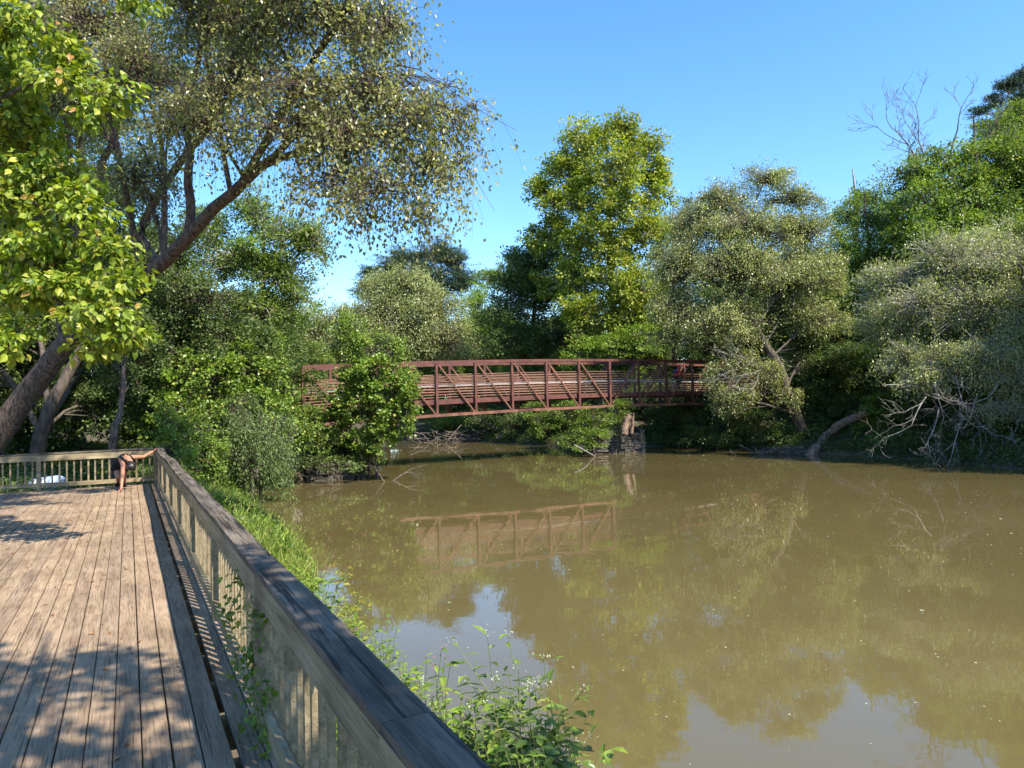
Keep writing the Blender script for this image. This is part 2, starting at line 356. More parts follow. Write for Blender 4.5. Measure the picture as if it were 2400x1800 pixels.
# ------------------------------------------------------------------ deck
DECK = 1.4
boards = []
def boards_at(u0, u1):
    v = -7.0 + random.uniform(-2, 0)
    while v < 20.35:
        l = random.choice((4.8, 6.0, 7.2)); v1 = min(v + l, 20.38)
        zz = random.uniform(-0.003, 0.003); a = random.uniform(-0.002, 0.002)
        boards.append(box(u0 + a, u1 + a, max(v, -7), v1 - 0.005, DECK - 0.038 + zz, DECK + zz)); v = v1
uu = 0.448
scr = []
def screws(u0, u1):
    for v in np.arange(-6.78, 20.3, 0.6):
        for u in (u0 + .022, u1 - .022):
            if v > 1.5 and u > -5: scr.append((u + random.uniform(-.004, .004), v + random.uniform(-.006, .006)))
while uu > -7.4:
    boards_at(uu - 0.126, uu); screws(uu - .126, uu); uu -= 0.1325
boards_at(0.484, 0.598); boards_at(0.604, 0.718); screws(.484, .598)
sc2 = np.array(scr); a6 = np.arange(6) / 6 * 2 * np.pi
sv = np.stack([sc2[:, :1] + .0045 * np.cos(a6)[None], sc2[:, 1:] + .0045 * np.sin(a6)[None], np.full((len(sc2), 6), DECK + .0045)], -1).reshape(-1, 3)
boards.append((sv, np.arange(len(sc2) * 6).reshape(-1, 6), 1))
deck = empty('deck_frame_tmp', (0, 0, 0), ANG); bpy.data.objects.remove(deck)
def local_obj(name, geo, mats, loc=(0, 0, 0), rz=ANG, parent=None, **k):
    o = mesh_obj(name, geo, mats, parent, world=False)
    if parent is None: o.location = loc; o.rotation_euler = (0, 0, rz)
    return tag(o, **k)
dk = local_obj('wooden_deck', boards, [W_DECK, plain('screw_heads', (.06, .045, .035), .6, .5, .6)], kind='structure')
bv = dk.modifiers.new('bevel', 'BEVEL'); bv.width = 0.004; bv.segments = 1
jo = [box(-7.2, 0.70, v, v + 0.045, DECK - 0.24, DECK - 0.046) for v in np.arange(-6.8, 20.3, 0.6)]
jo += [box(0.716, 0.752, -7, 20.38, DECK - 0.25, DECK - 0.045), box(-7.4, 0.70, 20.34, 20.376, DECK - 0.25, DECK - 0.046)]
jo += [box(u - .07, u + .07, v - .07, v + .07, -0.4, DECK - 0.242) for v in (-5, -1, 3, 7, 11, 15, 19) for u in (-6, -2.5, 0.5)]
local_obj('deck_joists', jo, W_RAIL, kind='structure')

# railing along the river: local x towards the river, local y along the deck
def railing(name, label, group, loc, rz, posts, v_end, cap_v0, sag, start_gap=0.0):
    t = empty(name, loc, rz, label=label, cat='railing', group=group)
    # cap: boards ending over posts
    joints = [cap_v0] + [p for i, p in enumerate(posts) if i % 2 == 1 and p > cap_v0 + 0.5] + [v_end]
    joints = sorted(set(joints))
    for a, b_ in zip(joints[:-1], joints[1:]):
        if b_ - a < 0.3: continue
        n = max(3, int((b_ - a) / 0.25)); v = np.linspace(a + 0.002, b_ - 0.002, n)
        z = 0.87 + np.array([sag(x)[0] for x in v]); du = np.array([sag(x)[1] for x in v])
        V = np.stack([np.column_stack([np.full(n, -0.01) + du, v, z - 0.038]), np.column_stack([0.14 + du, v, z - 0.038]),
                      np.column_stack([0.14 + du, v, z]), np.column_stack([-0.01 + du, v, z])], 1).reshape(-1, 3)
        F = [[4 * i + j, 4 * i + (j + 1) % 4, 4 * i + 4 + (j + 1) % 4, 4 * i + 4 + j] for i in range(n - 1) for j in range(4)]
        F += [[0, 3, 2, 1], [4 * n - 4, 4 * n - 3, 4 * n - 2, 4 * n - 1]]
        o = mesh_obj('rail_cap', [(V, np.array(F), 0)], W_CAP, t, world=False)
        bv = o.modifiers.new('bevel', 'BEVEL'); bv.width = 0.006; bv.segments = 2; bv.limit_method = 'ANGLE'
    pm = None
    for p in posts:
        h_ = 0.832 + sag(p)[0]
        if pm is None:
            pm = mesh_obj('post', [box(0, 0.089, -0.045, 0.045, -0.25, 0.829)], W_RAIL, t, world=False)
            bv = pm.modifiers.new('bevel', 'BEVEL'); bv.width = 0.004; bv.segments = 1
            q = pm
        else:
            q = pm.copy(); COL.objects.link(q); q.parent = t
        q.location = (0.0, p, 0.0); q.scale = (1, 1, h_ / 0.832 if False else 1)
        q.location.z = sag(p)[0]
    bals = []
    bm_ = None; nb = 0
    for a, b_ in zip(posts[:-1], posts[1:]):
        zc = 0.831 + min(sag(a)[0], sag(b_)[0])
        o = mesh_obj('top_rail', [box(0.003, 0.040, a + 0.046, b_ - 0.046, zc - 0.14, zc)], W_RAIL, t, world=False)
        o2 = mesh_obj('bottom_rail', [box(0.003, 0.040, a + 0.046, b_ - 0.046, 0.085 + random.uniform(-.01, .01), 0.172)], W_RAIL, t, world=False)
        k = int(round((b_ - a - 0.09) / 0.146)); st = (b_ - a - 0.09) / k
        for i in range(k):
            bals.append((a + 0.045 + st * (i + 0.5), zc))
    bals.sort(key=lambda q: q[0])
    near = bals if len(bals) <= 98 else [q for q in bals if q[0] > 0.5][:98]
    rest = [q for q in bals if q not in near]
    for v, zc in near:
        if bm_ is None:
            bm_ = mesh_obj('baluster', [box(0.043, 0.071, -0.017, 0.017, 0.06, 0.80)], W_RAIL, t, world=False); q = bm_
        else: q = bm_.copy(); COL.objects.link(q); q.parent = t
        q.location = (random.uniform(0, .003), v + random.uniform(-.004, .004), zc - 0.832 + random.uniform(-.006, .006)); q.rotation_euler = (0, random.uniform(-.004, .004), random.uniform(-.05, .05))
    if rest:
        g = [box(0.043, 0.071, v - 0.017, v + 0.017, 0.06, 0.80) for v, z in rest]
        o = mesh_obj('balusters', g, W_RAIL, t, world=False); o['kind'] = 'stuff'
    return t
def sag1(v):
    a = max(0.0, (v - 6) / 14.0)
    return (0.022 * math.sin(v * 1.35 + 0.6) * a + 0.004 * math.sin(v * 2.3), 0.018 * math.sin(v * 0.95 + 1.0) * a)
posts1 = [-5.2, -2.83, -0.45, 1.95, 4.32, 6.62, 8.98, 11.35, 13.65, 15.95, 18.15, 20.22]
railing('deck_railing', 'long weathered wooden railing with wide cap running beside the river', None, DK(0.60, 0, DECK), ANG, posts1, 20.36, -5.4, sag1)
sag2 = lambda v: (0.012 * math.sin(v * 0.9 + 2), 0.0)
# far railing: runs from the corner away to the left; local y = -DN
c0 = DK(0.585, 20.215, DECK)
posts2 = [0.0, 2.42, 4.8, 7.2]
railing('deck_railing', 'shorter wooden railing across the far end of the deck behind the bending person', None, c0, ANG + math.pi / 2, posts2, 7.3, 0.012, sag2)

# ------------------------------------------------------------------ bridge
K0 = P(1023, 900, 39.4); K8 = P(1623.5, 900, 49.5)
BE = nrm(np.array([K8[0] - K0[0], K8[1] - K0[1], 0])); BW = np.array([-BE[1], BE[0], 0])
PL = np.linalg.norm((K8 - K0)[:2]) / 8; B0 = np.array([K0[0], K0[1], 0])
def zt(k): return 5.86 - 0.0058 * (k - 7) ** 2
HT = 2.98
def BP(k, side, z):                                                 # side 0 = near truss, 1 = far truss
    return B0 + BE * PL * k + BW * 3.1 * side + np.array([0, 0, z])
br = empty('footbridge', BP(5, 0.5, 0), math.atan2(BE[1], BE[0]), label='long red-brown steel truss footbridge crossing the brown river', cat='bridge')
KS = list(range(-3, 14)); FL = 0.87
for s in (0, 1):
    for nm, dz, hh in (('top_chord', -0.075, 0.15), ('bottom_chord', -HT + 0.075, 0.15)):
        ks = np.linspace(-3.03, 13.03, 33)
        path = np.array([BP(k, s, zt(k) + dz) for k in ks])
        a = BW * 0.075; b3 = np.array([0, 0, hh / 2])
        V = np.stack([path - a - b3, path + a - b3, path + a + b3, path - a + b3], 1).reshape(-1, 3); n = len(ks)
        F = [[4 * i + j, 4 * i + (j + 1) % 4, 4 * i + 4 + (j + 1) % 4, 4 * i + 4 + j] for i in range(n - 1) for j in range(4)] + [[0, 3, 2, 1], [4 * n - 4, 4 * n - 3, 4 * n - 2, 4 * n - 1]]
        mesh_obj(nm, [(V, np.array(F), 0)], STEEL2 if nm == 'bottom_chord' else STEEL, br)
        # bolted splice plates
        for k in (2.35, 7.6):
            g = [bar(BP(k - .22, s, zt(k) + dz) - BW * 0.079, BP(k + .22, s, zt(k) + dz) - BW * 0.079, 0.008, 0.13, 0, BW)]
            for i in range(8):
                c = BP(k - .19 + .054 * i, s, zt(k) + dz) - BW * 0.088
                g += [bar(c - BE * .012 + [0, 0, .03], c + BE * .012 + [0, 0, .03], .014, .024, 1, BW), bar(c - BE * .012 - [0, 0, .03], c + BE * .012 - [0, 0, .03], .014, .024, 1, BW)]
            mesh_obj('splice_plate', g, [STEEL, DARKM], br)
    for k in KS:
        z1, z0 = zt(k) - 0.152, zt(k) - HT + 0.152
        mesh_obj('truss_post', [bar(BP(k, s, z0), BP(k, s, z1), 0.13, 0.13, 0, BE)], STEEL, br)
    for k in KS[:-1]:
        a, b_ = (BP(k + .04, s, zt(k) - 0.16), BP(k + .96, s, zt(k + 1) - HT + 0.16)) if k < 5 else (BP(k + .04, s, zt(k) - HT + 0.16), BP(k + .96, s, zt(k + 1) - 0.16))
        mesh_obj('diagonal', [bar(a, b_, 0.075, 0.075, 0, BW)], STEEL2, br)
    sg = 0.11 if s == 0 else -0.11
    ks = np.linspace(-3, 13, 17)
    def strip(off, hh, th, mi_):
        return [bar(BP(a, s, zt(a) - HT + off) + BW * sg, BP(a + 1, s, zt(a + 1) - HT + off) + BW * sg, th, hh, mi_, BW) for a in range(-3, 13)]
    for i in range(9):
        o = mesh_obj('safety_rail', strip(FL + 0.16 + i * 0.15, 0.034, 0.03, 0), RAILM, br)
    mesh_obj('handrail', [bar(BP(a, s, zt(a) - HT + FL + .80) + BW * sg * 1.8, BP(a + 1, s, zt(a + 1) - HT + FL + .80) + BW * sg * 1.8, .04, .045, 0, BW) for a in range(-3, 13)], ALU, br)
    mesh_obj('toe_plate', [bar(BP(a, s, zt(a) - HT + FL - .09) + BW * sg * 1.05, BP(a + 1, s, zt(a + 1) - HT + FL - .09) + BW * sg * 1.05, .03, .26, 0, BW) for a in range(-3, 13)], STEEL, br)
mesh_obj('bridge_floor', [(np.array([BP(a, .05, zt(a) - HT + FL - .05), BP(a + 1, .05, zt(a + 1) - HT + FL - .05), BP(a + 1, .95, zt(a + 1) - HT + FL - .05), BP(a, .95, zt(a) - HT + FL - .05),
    BP(a, .05, zt(a) - HT + FL - .0), BP(a + 1, .05, zt(a + 1) - HT + FL - .0), BP(a + 1, .95, zt(a + 1) - HT + FL - .0), BP(a, .95, zt(a) - HT + FL - .0)]), BOXF, 0) for a in range(-3, 13)], FLOORW, br)
for k in KS:
    mesh_obj('floor_beam', [bar(BP(k, 0.03, zt(k) - HT + FL - .20), BP(k, 0.97, zt(k) - HT + FL - .20), 0.12, 0.24)], STEEL, br)
# concrete seats under both ends
CONC = plain('old_concrete', (.30, .28, .24), 0.9, 0.2, 0, 0.25, 2)
for k, lab in ((-3.1, 'concrete abutment under the vine-covered left end of the footbridge'), (13.1, 'concrete abutment under the tree-shaded right end of the footbridge')):
    o = mesh_obj('bridge_abutment', [bar(BP(k, -0.25, 1.0), BP(k, 1.25, 1.0), 1.2, 3.6, 0)], CONC); tag(o, lab, 'abutment')
    bv = o.modifiers.new('bevel', 'BEVEL'); bv.width = 0.05
# path leading off the right end
pv = []
for k, hw in ((13.3, 1.4), (18, 1.4), (26, 1.6)):
    c = BP(k, 0.5, 0); zc = max(zt(13) - HT + FL - 0.03, float(ground_z([c[:2]])[0]) + 0.05)
    pv += [c - BW * hw + [0, 0, zc], c + BW * hw + [0, 0, zc]]
for k, hw in ((13.3, 2.6), (18, 2.6), (26, 2.8)):
    c = BP(k, 0.5, 0); pv += [c - BW * hw + [0, 0, 0.4], c + BW * hw + [0, 0, 0.4]]
pv = np.array(pv); pf = np.array([[0, 1, 3, 2], [2, 3, 5, 4], [0, 2, 8, 6], [2, 4, 10, 8], [1, 7, 9, 3], [3, 9, 11, 5], [0, 6, 7, 1]])
tag(mesh_obj('path', [(pv, pf, 0)], plain('path_gravel', (.24, .20, .15), 0.95)), kind='structure')

# ------------------------------------------------------------------ trees
def lobe_px(lb):
    out = []
    for l in lb:
        if len(l) == 2: out.append(l); continue
        px, py, rx, ry, Y = l[:5]; dy = l[5] if len(l) > 5 else 0.9
        c = P(px, py, Y); s = Y / FPX
        out.append((c, np.array([rx * s, 0.5 * (rx + ry) * s * dy, ry * s])))
    return out
def in_view_weight(c): return 1.0
def crown_geo(lobes, leaf, lai=1.3, style='broad', clump=0.6, wr=0.62, shape='rhomb', hang=1.0, twig=True, maxn=60000, ragged=0.18, mi=0, tw_r=0.008, src=None, droop_leaf=0.6, loose=0.0, drop=.85, upn=.55):
    """returns leaf geometry, twig geometry and the clump centres per lobe"""
    LG, TG = [], []
    tot = sum(4 * math.pi * ((r[0] * r[1]) ** 1.6 / 3 + (r[0] * r[2]) ** 1.6 / 3 + (r[1] * r[2]) ** 1.6 / 3) ** (1 / 1.6) for c, r in lobes)
    la = leaf * leaf * wr * 0.5
    N_ = tot * lai / la; scale_l = 1.0
    if N_ > maxn: scale_l = math.sqrt(N_ / maxn); N_ = maxn
    lf = leaf * min(scale_l, 1.5)
    for c, r in lobes:
        A = 4 * math.pi * ((r[0] * r[1]) ** 1.6 / 3 + (r[0] * r[2]) ** 1.6 / 3 + (r[1] * r[2]) ** 1.6 / 3) ** (1 / 1.6)
        n = max(30, int(N_ * A / tot))
        per = 14 if style in ('droop',) else 34
        nc = max(4, n // per)
        d = unit(nc); d[:, 2] = np.where((d[:, 2] < -0.3) & (rng.random(nc) < 0.4), -d[:, 2], d[:, 2])
        rad = rng.random(nc) ** 0.36 * (1 + rng.normal(size=nc) * ragged)
        m_ = int(np.clip(6 + A / 5.0, 7, 16)); sd_ = unit(m_); sd_[:, 2] = np.where(sd_[:, 2] < -0.5, -sd_[:, 2], sd_[:, 2])
        sc_ = sd_ * rng.uniform(0.62, 1.12, (m_, 1)); pick = rng.integers(0, m_, nc); lone = rng.random(nc) < 0.45
        dd_ = unit(nc) * (rng.random((nc, 1)) ** 0.5) * rng.uniform(0.26, 0.55, m_)[pick][:, None]
        cc = c + r * np.where(lone[:, None], d * rad[:, None], sc_[pick] + dd_)
        d = nrm(cc - c + 1e-6)
        s0 = (c if src is None else src)
        if style == 'droop':
            Ls = hang * rng.uniform(0.5, 1.3, nc)
            o = nrm(d * np.array([1, 1, 0.35]) + rng.normal(size=(nc, 3)) * 0.6)
            t = rng.random((nc, per)) ** 0.8
            pos = cc[:, None] + o[:, None] * (t * Ls[:, None] * 0.55)[..., None] + np.array([0, 0, -1.0]) * ((t ** 1.7) * Ls[:, None] * drop)[..., None]
            pos = pos + rng.normal(size=pos.shape) * leaf * (0.45 + 0.9 * loose)
            pos = pos.reshape(-1, 3); k_ = len(pos)
            ax = nrm(np.repeat(o, per, 0) * 0.3 + rng.normal(size=(k_, 3)) * 0.45 + np.array([0, 0, -droop_leaf]))
            nn = nrm(rng.normal(size=(k_, 3)) * 0.6 + np.repeat(o, per, 0) * 0.3 + np.array([0, 0, upn]))
            if twig:
                tt = np.linspace(0, 1, 5)
                pth = cc[:, None] + o[:, None] * (tt[None] * Ls[:, None] * 0.55)[..., None] + np.array([0, 0, -1.0]) * ((tt[None] ** 1.7) * Ls[:, None] * drop)[..., None]
                TG.append(tubes(pth, np.tile(np.linspace(tw_r, tw_r * 0.4, 5), (nc, 1)), 3, 0))
        elif style == 'pine':
            k_ = nc * per
            cp = np.repeat(cc, per, 0); dd = unit(k_); dd[:, 2] = np.abs(dd[:, 2]) * 0.8 - 0.15
            pos = cp + dd * np.array([clump, clump, clump * 0.4]) * rng.random((k_, 1)) ** 0.6
            ax = nrm(dd + rng.normal(size=(k_, 3)) * 0.5 + np.array([0, 0, 0.4])); nn = unit(k_)
        else:
            k_ = nc * per
            cp = np.repeat(cc, per, 0); cr = np.repeat(clump * rng.uniform(0.5, 1.2, nc), per)[:, None]
            dd = unit(k_)
            pos = cp + dd * cr * np.array([1, 1, 0.55]) * rng.random((k_, 1)) ** 0.5
            out = nrm(cp - c + 1e-6)
            ax = nrm(dd * 0.8 + out * 0.5 + rng.normal(size=(k_, 3)) * 0.5 + np.array([0, 0, -droop_leaf * 0.6]))
            nn = nrm(rng.normal(size=(k_, 3)) * 0.55 + out * 0.45 + np.array([0, 0, 0.7]))
        LG += leaves(pos, ax, nn, lf * rng.uniform(0.65, 1.3, len(pos)), wr, shape, 0.25, mi)
        if twig:
            st = c + (cc - c) * rng.uniform(0.0, 0.45, (nc, 1)) + rng.normal(size=(nc, 3)) * 0.12 * r
            md = (st + cc) / 2 + rng.normal(size=(nc, 3)) * 0.08 * r + np.array([0, 0, 0.06]) * r
            TG.append(tubes(np.stack([st, md, cc], 1), np.tile([tw_r * 2.4, tw_r * 1.7, tw_r], (nc, 1)), 3, 0))
    return LG, TG
def tree(name, label, cat, lobes, leafmat, barkmat, trunk, leaf=0.13, style='broad', group=None, px=True, limbs=True, extra=None, parts=('trunk', 'crown'), **kw):
    """trunk: list of (point, radius) from the base up."""
    lobes = lobe_px(lobes) if px else lobes
    tp = np.array([q[0] for q in trunk]); tr = [q[1] for q in trunk]
    base = tp[0].copy(); root = empty(name, base, 0, label=label, cat=cat, group=group)
    g, path, rr = limb(tp, tr, 22, 10, 0.12)
    BG = [g]
    for path2, r2 in (extra or []):
        BG.append(limb(np.array(path2), r2, 14, 7, 0.12)[0])
    if limbs:
        for c, r in lobes:
            # start on the trunk below the lobe
            score = np.linalg.norm(path[:, :2] - c[:2], axis=1) + np.abs(path[:, 2] - (c[2] - 0.5 * np.linalg.norm(path[:, :2] - c[:2], axis=1) - 0.6)) * 0.8
            i = int(np.argmin(score[3:])) + 3
            s = path[i]; md = (s + c) / 2 + np.array([0, 0, 0.12 * np.linalg.norm(c - s)]) + rng.normal(size=3) * 0.05 * np.linalg.norm(c - s)
            r0 = min(rr[i] * 0.5, 0.02 + 0.014 * np.linalg.norm(c - s))
            BG.append(limb(np.array([s, md, c, c + (c - md) * 0.5 + rng.normal(size=3) * .1]), [r0, r0 * 0.75, r0 * 0.45, r0 * 0.12], 9, 6, 0.1)[0])
            for q in range(4):
                e = c + unit(1)[0] * r * 0.75; 
                BG.append(limb(np.array([s * 0.3 + md * 0.7, (md + e) / 2 + rng.normal(size=3) * 0.1 * r, e]), [r0 * 0.45, r0 * 0.28, r0 * 0.08], 6, 4, 0.1)[0])
    LG, TG = crown_geo(lobes, leaf, style=style, **kw)
    mesh_obj(parts[0], BG + TG, barkmat, root, smooth=True)
    mesh_obj(parts[1], LG, MF[leafmat] if isinstance(leafmat, str) else leafmat, root)
    return root
def gp(px, py, Y=None):                                               # ground point seen at a pixel, or under a pixel at distance Y
    p = P(px, py, Y); p[2] = float(ground_z([p[:2]])[0]) - 0.1; return p
def T(px, py, Y, r): return (P(px, py, Y), r * Y / FPX)

# --- the big river birch leaning over the deck's far end
tr_ = [T(-50, 1090, 22.5, 33), T(-5, 1020, 22.3, 30), T(60, 930, 22, 27), T(140, 818, 21.4, 24), T(200, 755, 21, 22), T(290, 692, 20, 20), T(370, 625, 19.2, 17), T(430, 565, 18.6, 15.5),
       T(500, 490, 18, 14), T(560, 440, 17.5, 13), T(620, 385, 17, 10), T(665, 345, 16.7, 8), T(740, 250, 16.2, 7), T(860, 170, 15.6, 4)]
X_ = [([P(440, 560, 18.5), P(448, 500, 18.4), P(440, 420, 18.2), P(446, 350, 18), P(438, 280, 18), P(470, 120, 17.6), P(480, -60, 17)], [.13, .12, .11, .10, .09, .06, .03]),
      ([P(370, 625, 19.2), P(330, 540, 19.6), P(390, 430, 19.6), P(430, 370, 19.4), P(560, 200, 18), P(640, 20, 17)], [.13, .12, .11, .10, .07, .04]),
      ([P(290, 700, 20), P(240, 560, 20.4), P(236, 400, 20.3), P(270, 310, 20), P(290, 120, 19.5), P(260, -80, 19)], [.12, .11, .10, .09, .06, .04]),
      ([P(610, 395, 17.1), P(668, 368, 16.8), P(780, 330, 16.2), P(900, 260, 15.5), P(1010, 230, 15)], [.09, .08, .06, .04, .015]),
      ([P(560, 440, 17.5), P(700, 200, 16.4), P(800, 40, 16), P(880, -40, 15.6)], [.10, .08, .07, .04]),
      ([P(700, 350, 16.5), P(800, 300, 15.7), P(900, 330, 15.2), P(950, 420, 15)], [.06, .05, .03, .012])]
BL = [(180, 60, 130, 110, 19), (330, 180, 120, 110, 19), (470, 40, 140, 120, 17.5), (620, 60, 130, 110, 16.5), (780, 60, 130, 90, 15.5), (910, 70, 85, 80, 15), (560, 200, 150, 80, 16), (470, 300, 120, 60, 16),
      (720, 210, 140, 80, 15), (870, 220, 100, 80, 14.6), (690, 310, 130, 70, 15), (820, 330, 120, 75, 14.4), (960, 290, 95, 70, 14.2), (1050, 280, 55, 65, 14), (1110, 250, 28, 35, 13.8), (900, 440, 95, 65, 14), (780, 430, 95, 55, 14.4), (1000, 400, 80, 60, 14),
      (990, 500, 38, 38, 13.9), (1090, 380, 28, 38, 13.8), (300, 420, 90, 60, 19), (150, 250, 90, 120, 21), (60, 420, 90, 130, 22), (500, -80, 200, 100, 16), (760, -90, 160, 80, 15), (1050, 200, 30, 25, 14)]
tree('river_birch', 'huge river birch leaning from the deck end, long drooping crown filling the upper left', 'tree', BL, 'birch', B_BIRCH, tr_, leaf=0.092, style='droop', extra=X_, limbs=True, lai=0.78, upn=.9, hang=1.0, loose=.7, maxn=290000, tw_r=0.0045, ragged=0.16)

# --- box elder with large yellow-green leaves, close on the left
EL = [(40, 70, 95, 75, 7.4), (130, 130, 60, 55, 7.3), (170, 190, 60, 50, 7.2), (250, 215, 55, 35, 7.1), (215, 260, 35, 38, 7.2), (30, 210, 50, 60, 7.9), (60, 330, 90, 70, 8.2), (120, 430, 100, 50, 7.6), (40, 480, 90, 80, 7.5), (180, 520, 100, 70, 7.3), (90, 600, 120, 80, 7.4),
      (240, 610, 80, 60, 7.2), (300, 680, 50, 50, 7.1), (150, 700, 110, 70, 7.3), (245, 740, 80, 50, 7.1), (60, 720, 70, 60, 7.6), (225, 820, 35, 25, 7.0), (20, 825, 22, 22, 6.9), (45, 780, 25, 14, 7.2), (300, 790, 30, 14, 7.0), (-120, 300, 150, 300, 8.2), (-100, 650, 120, 150, 8), (-60, 30, 120, 120, 7.6), (290, 0, 40, 25, 7.6)]
def over(S, h, r): return (np.array([S[0] - SH[0] * h / math.tan(SUN_EL), S[1] - SH[1] * h / math.tan(SUN_EL), DECK + h]), np.array(r))
EL = [(a, b_, c, d, e * 1.3) for a, b_, c, d, e in EL] + [over((-11.2, 14.4), 9.5, (1.5, .7, .5)), over((-11.4, 15.9), 10, (1.3, .5, .4)), over((-12.6, 13.0), 9.3, (1.2, .7, .5)), over((-11.8, 17.2), 9.6, (1.3, .6, .5)), over((-13, 15.5), 9, (1.3, 1, .6)), over((-10.3, 15.0), 9.7, (1.0, .45, .4)), over((-9.9, 16.9), 10.2, (.9, .4, .35)), over((-12.2, 18.6), 9.8, (1.4, .6, .5))]
eb = [(DK(-9.4, 9.5, 0.6), .30), (DK(-9.0, 9.3, 2.6), .26), (DK(-8.2, 9.2, 5.0), .22), (DK(-7.4, 9.0, 7.5), .16), (DK(-6.6, 8.8, 10), .08)]
EX = [([P(-500, 500, 10.66), P(-150, 330, 10.27), P(60, 200, 9.88), P(180, 170, 9.49), P(290, 210, 9.23)], [.06, .045, .028, .014, .004]),
      ([P(-500, 500, 10.66), P(-150, 460, 10.14), P(60, 470, 9.75), P(180, 540, 9.49), P(300, 680, 9.23)], [.06, .04, .026, .016, .004]),
      ([P(-500, 560, 10.66), P(-120, 620, 10.01), P(60, 660, 9.62), P(200, 750, 9.29), P(310, 795, 9.10)], [.05, .035, .022, .012, .004]),
      ([P(-150, 700, 9.62), P(-30, 800, 9.23), P(30, 805, 9.10), P(55, 770, 9.10)], [.025, .012, .008, .004]),
      ([P(-300, 200, 10.40), P(-60, 90, 10.14), P(60, 60, 9.75), P(150, 130, 9.49)], [.04, .03, .016, .004])]
tree('box_elder', 'box elder with big sunlit yellow-green leaves hanging in at the left edge', 'tree', EL, 'elder', B_DARK, eb, limbs=False, extra=EX, leaf=0.118, style='broad', shape='oval', lai=1.0, clump=0.33, wr=0.60, maxn=32000, tw_r=0.005, droop_leaf=1.3, ragged=0.12)
# the same tree's neighbour overhead and behind the camera: throws the dappled shade on the near boards
def over(S, h, r): return (np.array([S[0] - SH[0] * h / math.tan(SUN_EL), S[1] - SH[1] * h / math.tan(SUN_EL), DECK + h]), np.array(r))
OV = [over((-3.0, 4.6), 6.5, (.9, .7, .4)), over((-2.0, 3.8), 6.2, (.8, .55, .35)), over((-3.6, 3.4), 7, (1.0, .8, .5)), over((-1.6, 2.6), 6.5, (.8, .6, .4)), over((-.5, 1.8), 6.8, (.9, .6, .4)), over((-2.5, 1.8), 7.2, (1.1, .9, .5)),
      over((-4.4, 5.2), 7.4, (.8, .45, .35)), over((.2, 2.9), 6, (.4, .3, .25)), over((-1.0, 0.2), 7, (1.6, 1, .6)), over((1.2, 1.2), 7, (.8, .6, .4)), over((-5.6, 4.2), 7.6, (1.2, .8, .5)), over((-.75, 2.4), 5.5, (.5, .4, .3)), over((-1.15, 3.0), 5.6, (.45, .3, .3)), over((-1.35, 3.9), 5.8, (.4, .25, .25)), over((-.4, 1.6), 5.6, (.6, .5, .3)), over((-4.2, 4.4), 7, (.9, .5, .35))]
tree('shade_tree', 'leafy tree over the near deck, its dappled shade on the boards', 'tree', OV, 'green', B_DARK, [(DK(1.9, -6, 0.4), .28), (DK(1.9, -5.6, 3), .24), (DK(2.2, -4.6, 6), .18), (DK(2.2, -3, 8.5), .10)], leaf=0.12, px=False, lai=0.95, clump=0.35, maxn=26000, ragged=0.25)

# --- trees of the near bank behind the railing
def simple_trunk(px, Y, py_top, r=0.2, lean=0):
    b0 = gp(px, 1000, Y); t_ = P(px + lean, py_top, Y)
    return [(b0, r * 1.25), (b0 * 0.7 + t_ * 0.3 + rng.normal(size=3) * .15, r), (b0 * 0.35 + t_ * 0.65 + rng.normal(size=3) * .2, r * .7), (t_, r * .2)]
tree('slender_tree', 'thin-crowned green tree against the sky under the birch limb', 'tree', [(600, 520, 70, 60, 30), (690, 560, 55, 55, 30), (560, 620, 100, 60, 30), (650, 650, 90, 60, 30), (740, 590, 35, 60, 30), (600, 730, 100, 60, 30), (490, 560, 60, 70, 30), (700, 700, 50, 40, 30)],
     'green', B_PALE, simple_trunk(600, 30, 470, .16, 20), leaf=0.10, lai=1.05, clump=0.45, maxn=42000, ragged=0.25, twig=True)
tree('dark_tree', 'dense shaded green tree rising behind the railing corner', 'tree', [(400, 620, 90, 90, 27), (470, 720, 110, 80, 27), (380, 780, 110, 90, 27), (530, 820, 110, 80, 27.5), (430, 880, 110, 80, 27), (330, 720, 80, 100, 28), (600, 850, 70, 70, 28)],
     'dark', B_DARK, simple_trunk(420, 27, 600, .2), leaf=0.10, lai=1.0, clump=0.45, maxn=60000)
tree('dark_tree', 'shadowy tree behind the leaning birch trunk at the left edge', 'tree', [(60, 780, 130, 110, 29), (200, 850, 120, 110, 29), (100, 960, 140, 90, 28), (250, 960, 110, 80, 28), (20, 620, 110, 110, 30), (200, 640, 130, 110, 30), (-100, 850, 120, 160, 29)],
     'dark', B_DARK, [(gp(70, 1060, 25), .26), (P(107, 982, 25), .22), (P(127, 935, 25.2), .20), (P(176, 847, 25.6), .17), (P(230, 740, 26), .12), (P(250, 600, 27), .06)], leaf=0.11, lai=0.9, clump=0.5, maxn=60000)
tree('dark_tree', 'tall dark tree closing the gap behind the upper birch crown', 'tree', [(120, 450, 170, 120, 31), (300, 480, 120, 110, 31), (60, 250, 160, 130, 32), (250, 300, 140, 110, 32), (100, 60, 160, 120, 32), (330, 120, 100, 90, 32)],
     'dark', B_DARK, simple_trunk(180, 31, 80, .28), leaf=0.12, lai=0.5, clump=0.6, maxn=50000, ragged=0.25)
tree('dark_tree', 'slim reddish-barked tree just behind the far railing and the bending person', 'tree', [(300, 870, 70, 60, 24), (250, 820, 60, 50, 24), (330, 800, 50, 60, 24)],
     'dark', B_BIRCH, [(gp(258, 1000, 21.5), .11), (P(268, 1010, 21.6), .10), (P(277, 985, 21.8), .085), (P(286, 930, 22), .07), (P(290, 860, 22.5), .05)], leaf=0.10, lai=0.8, clump=0.4, maxn=15000)

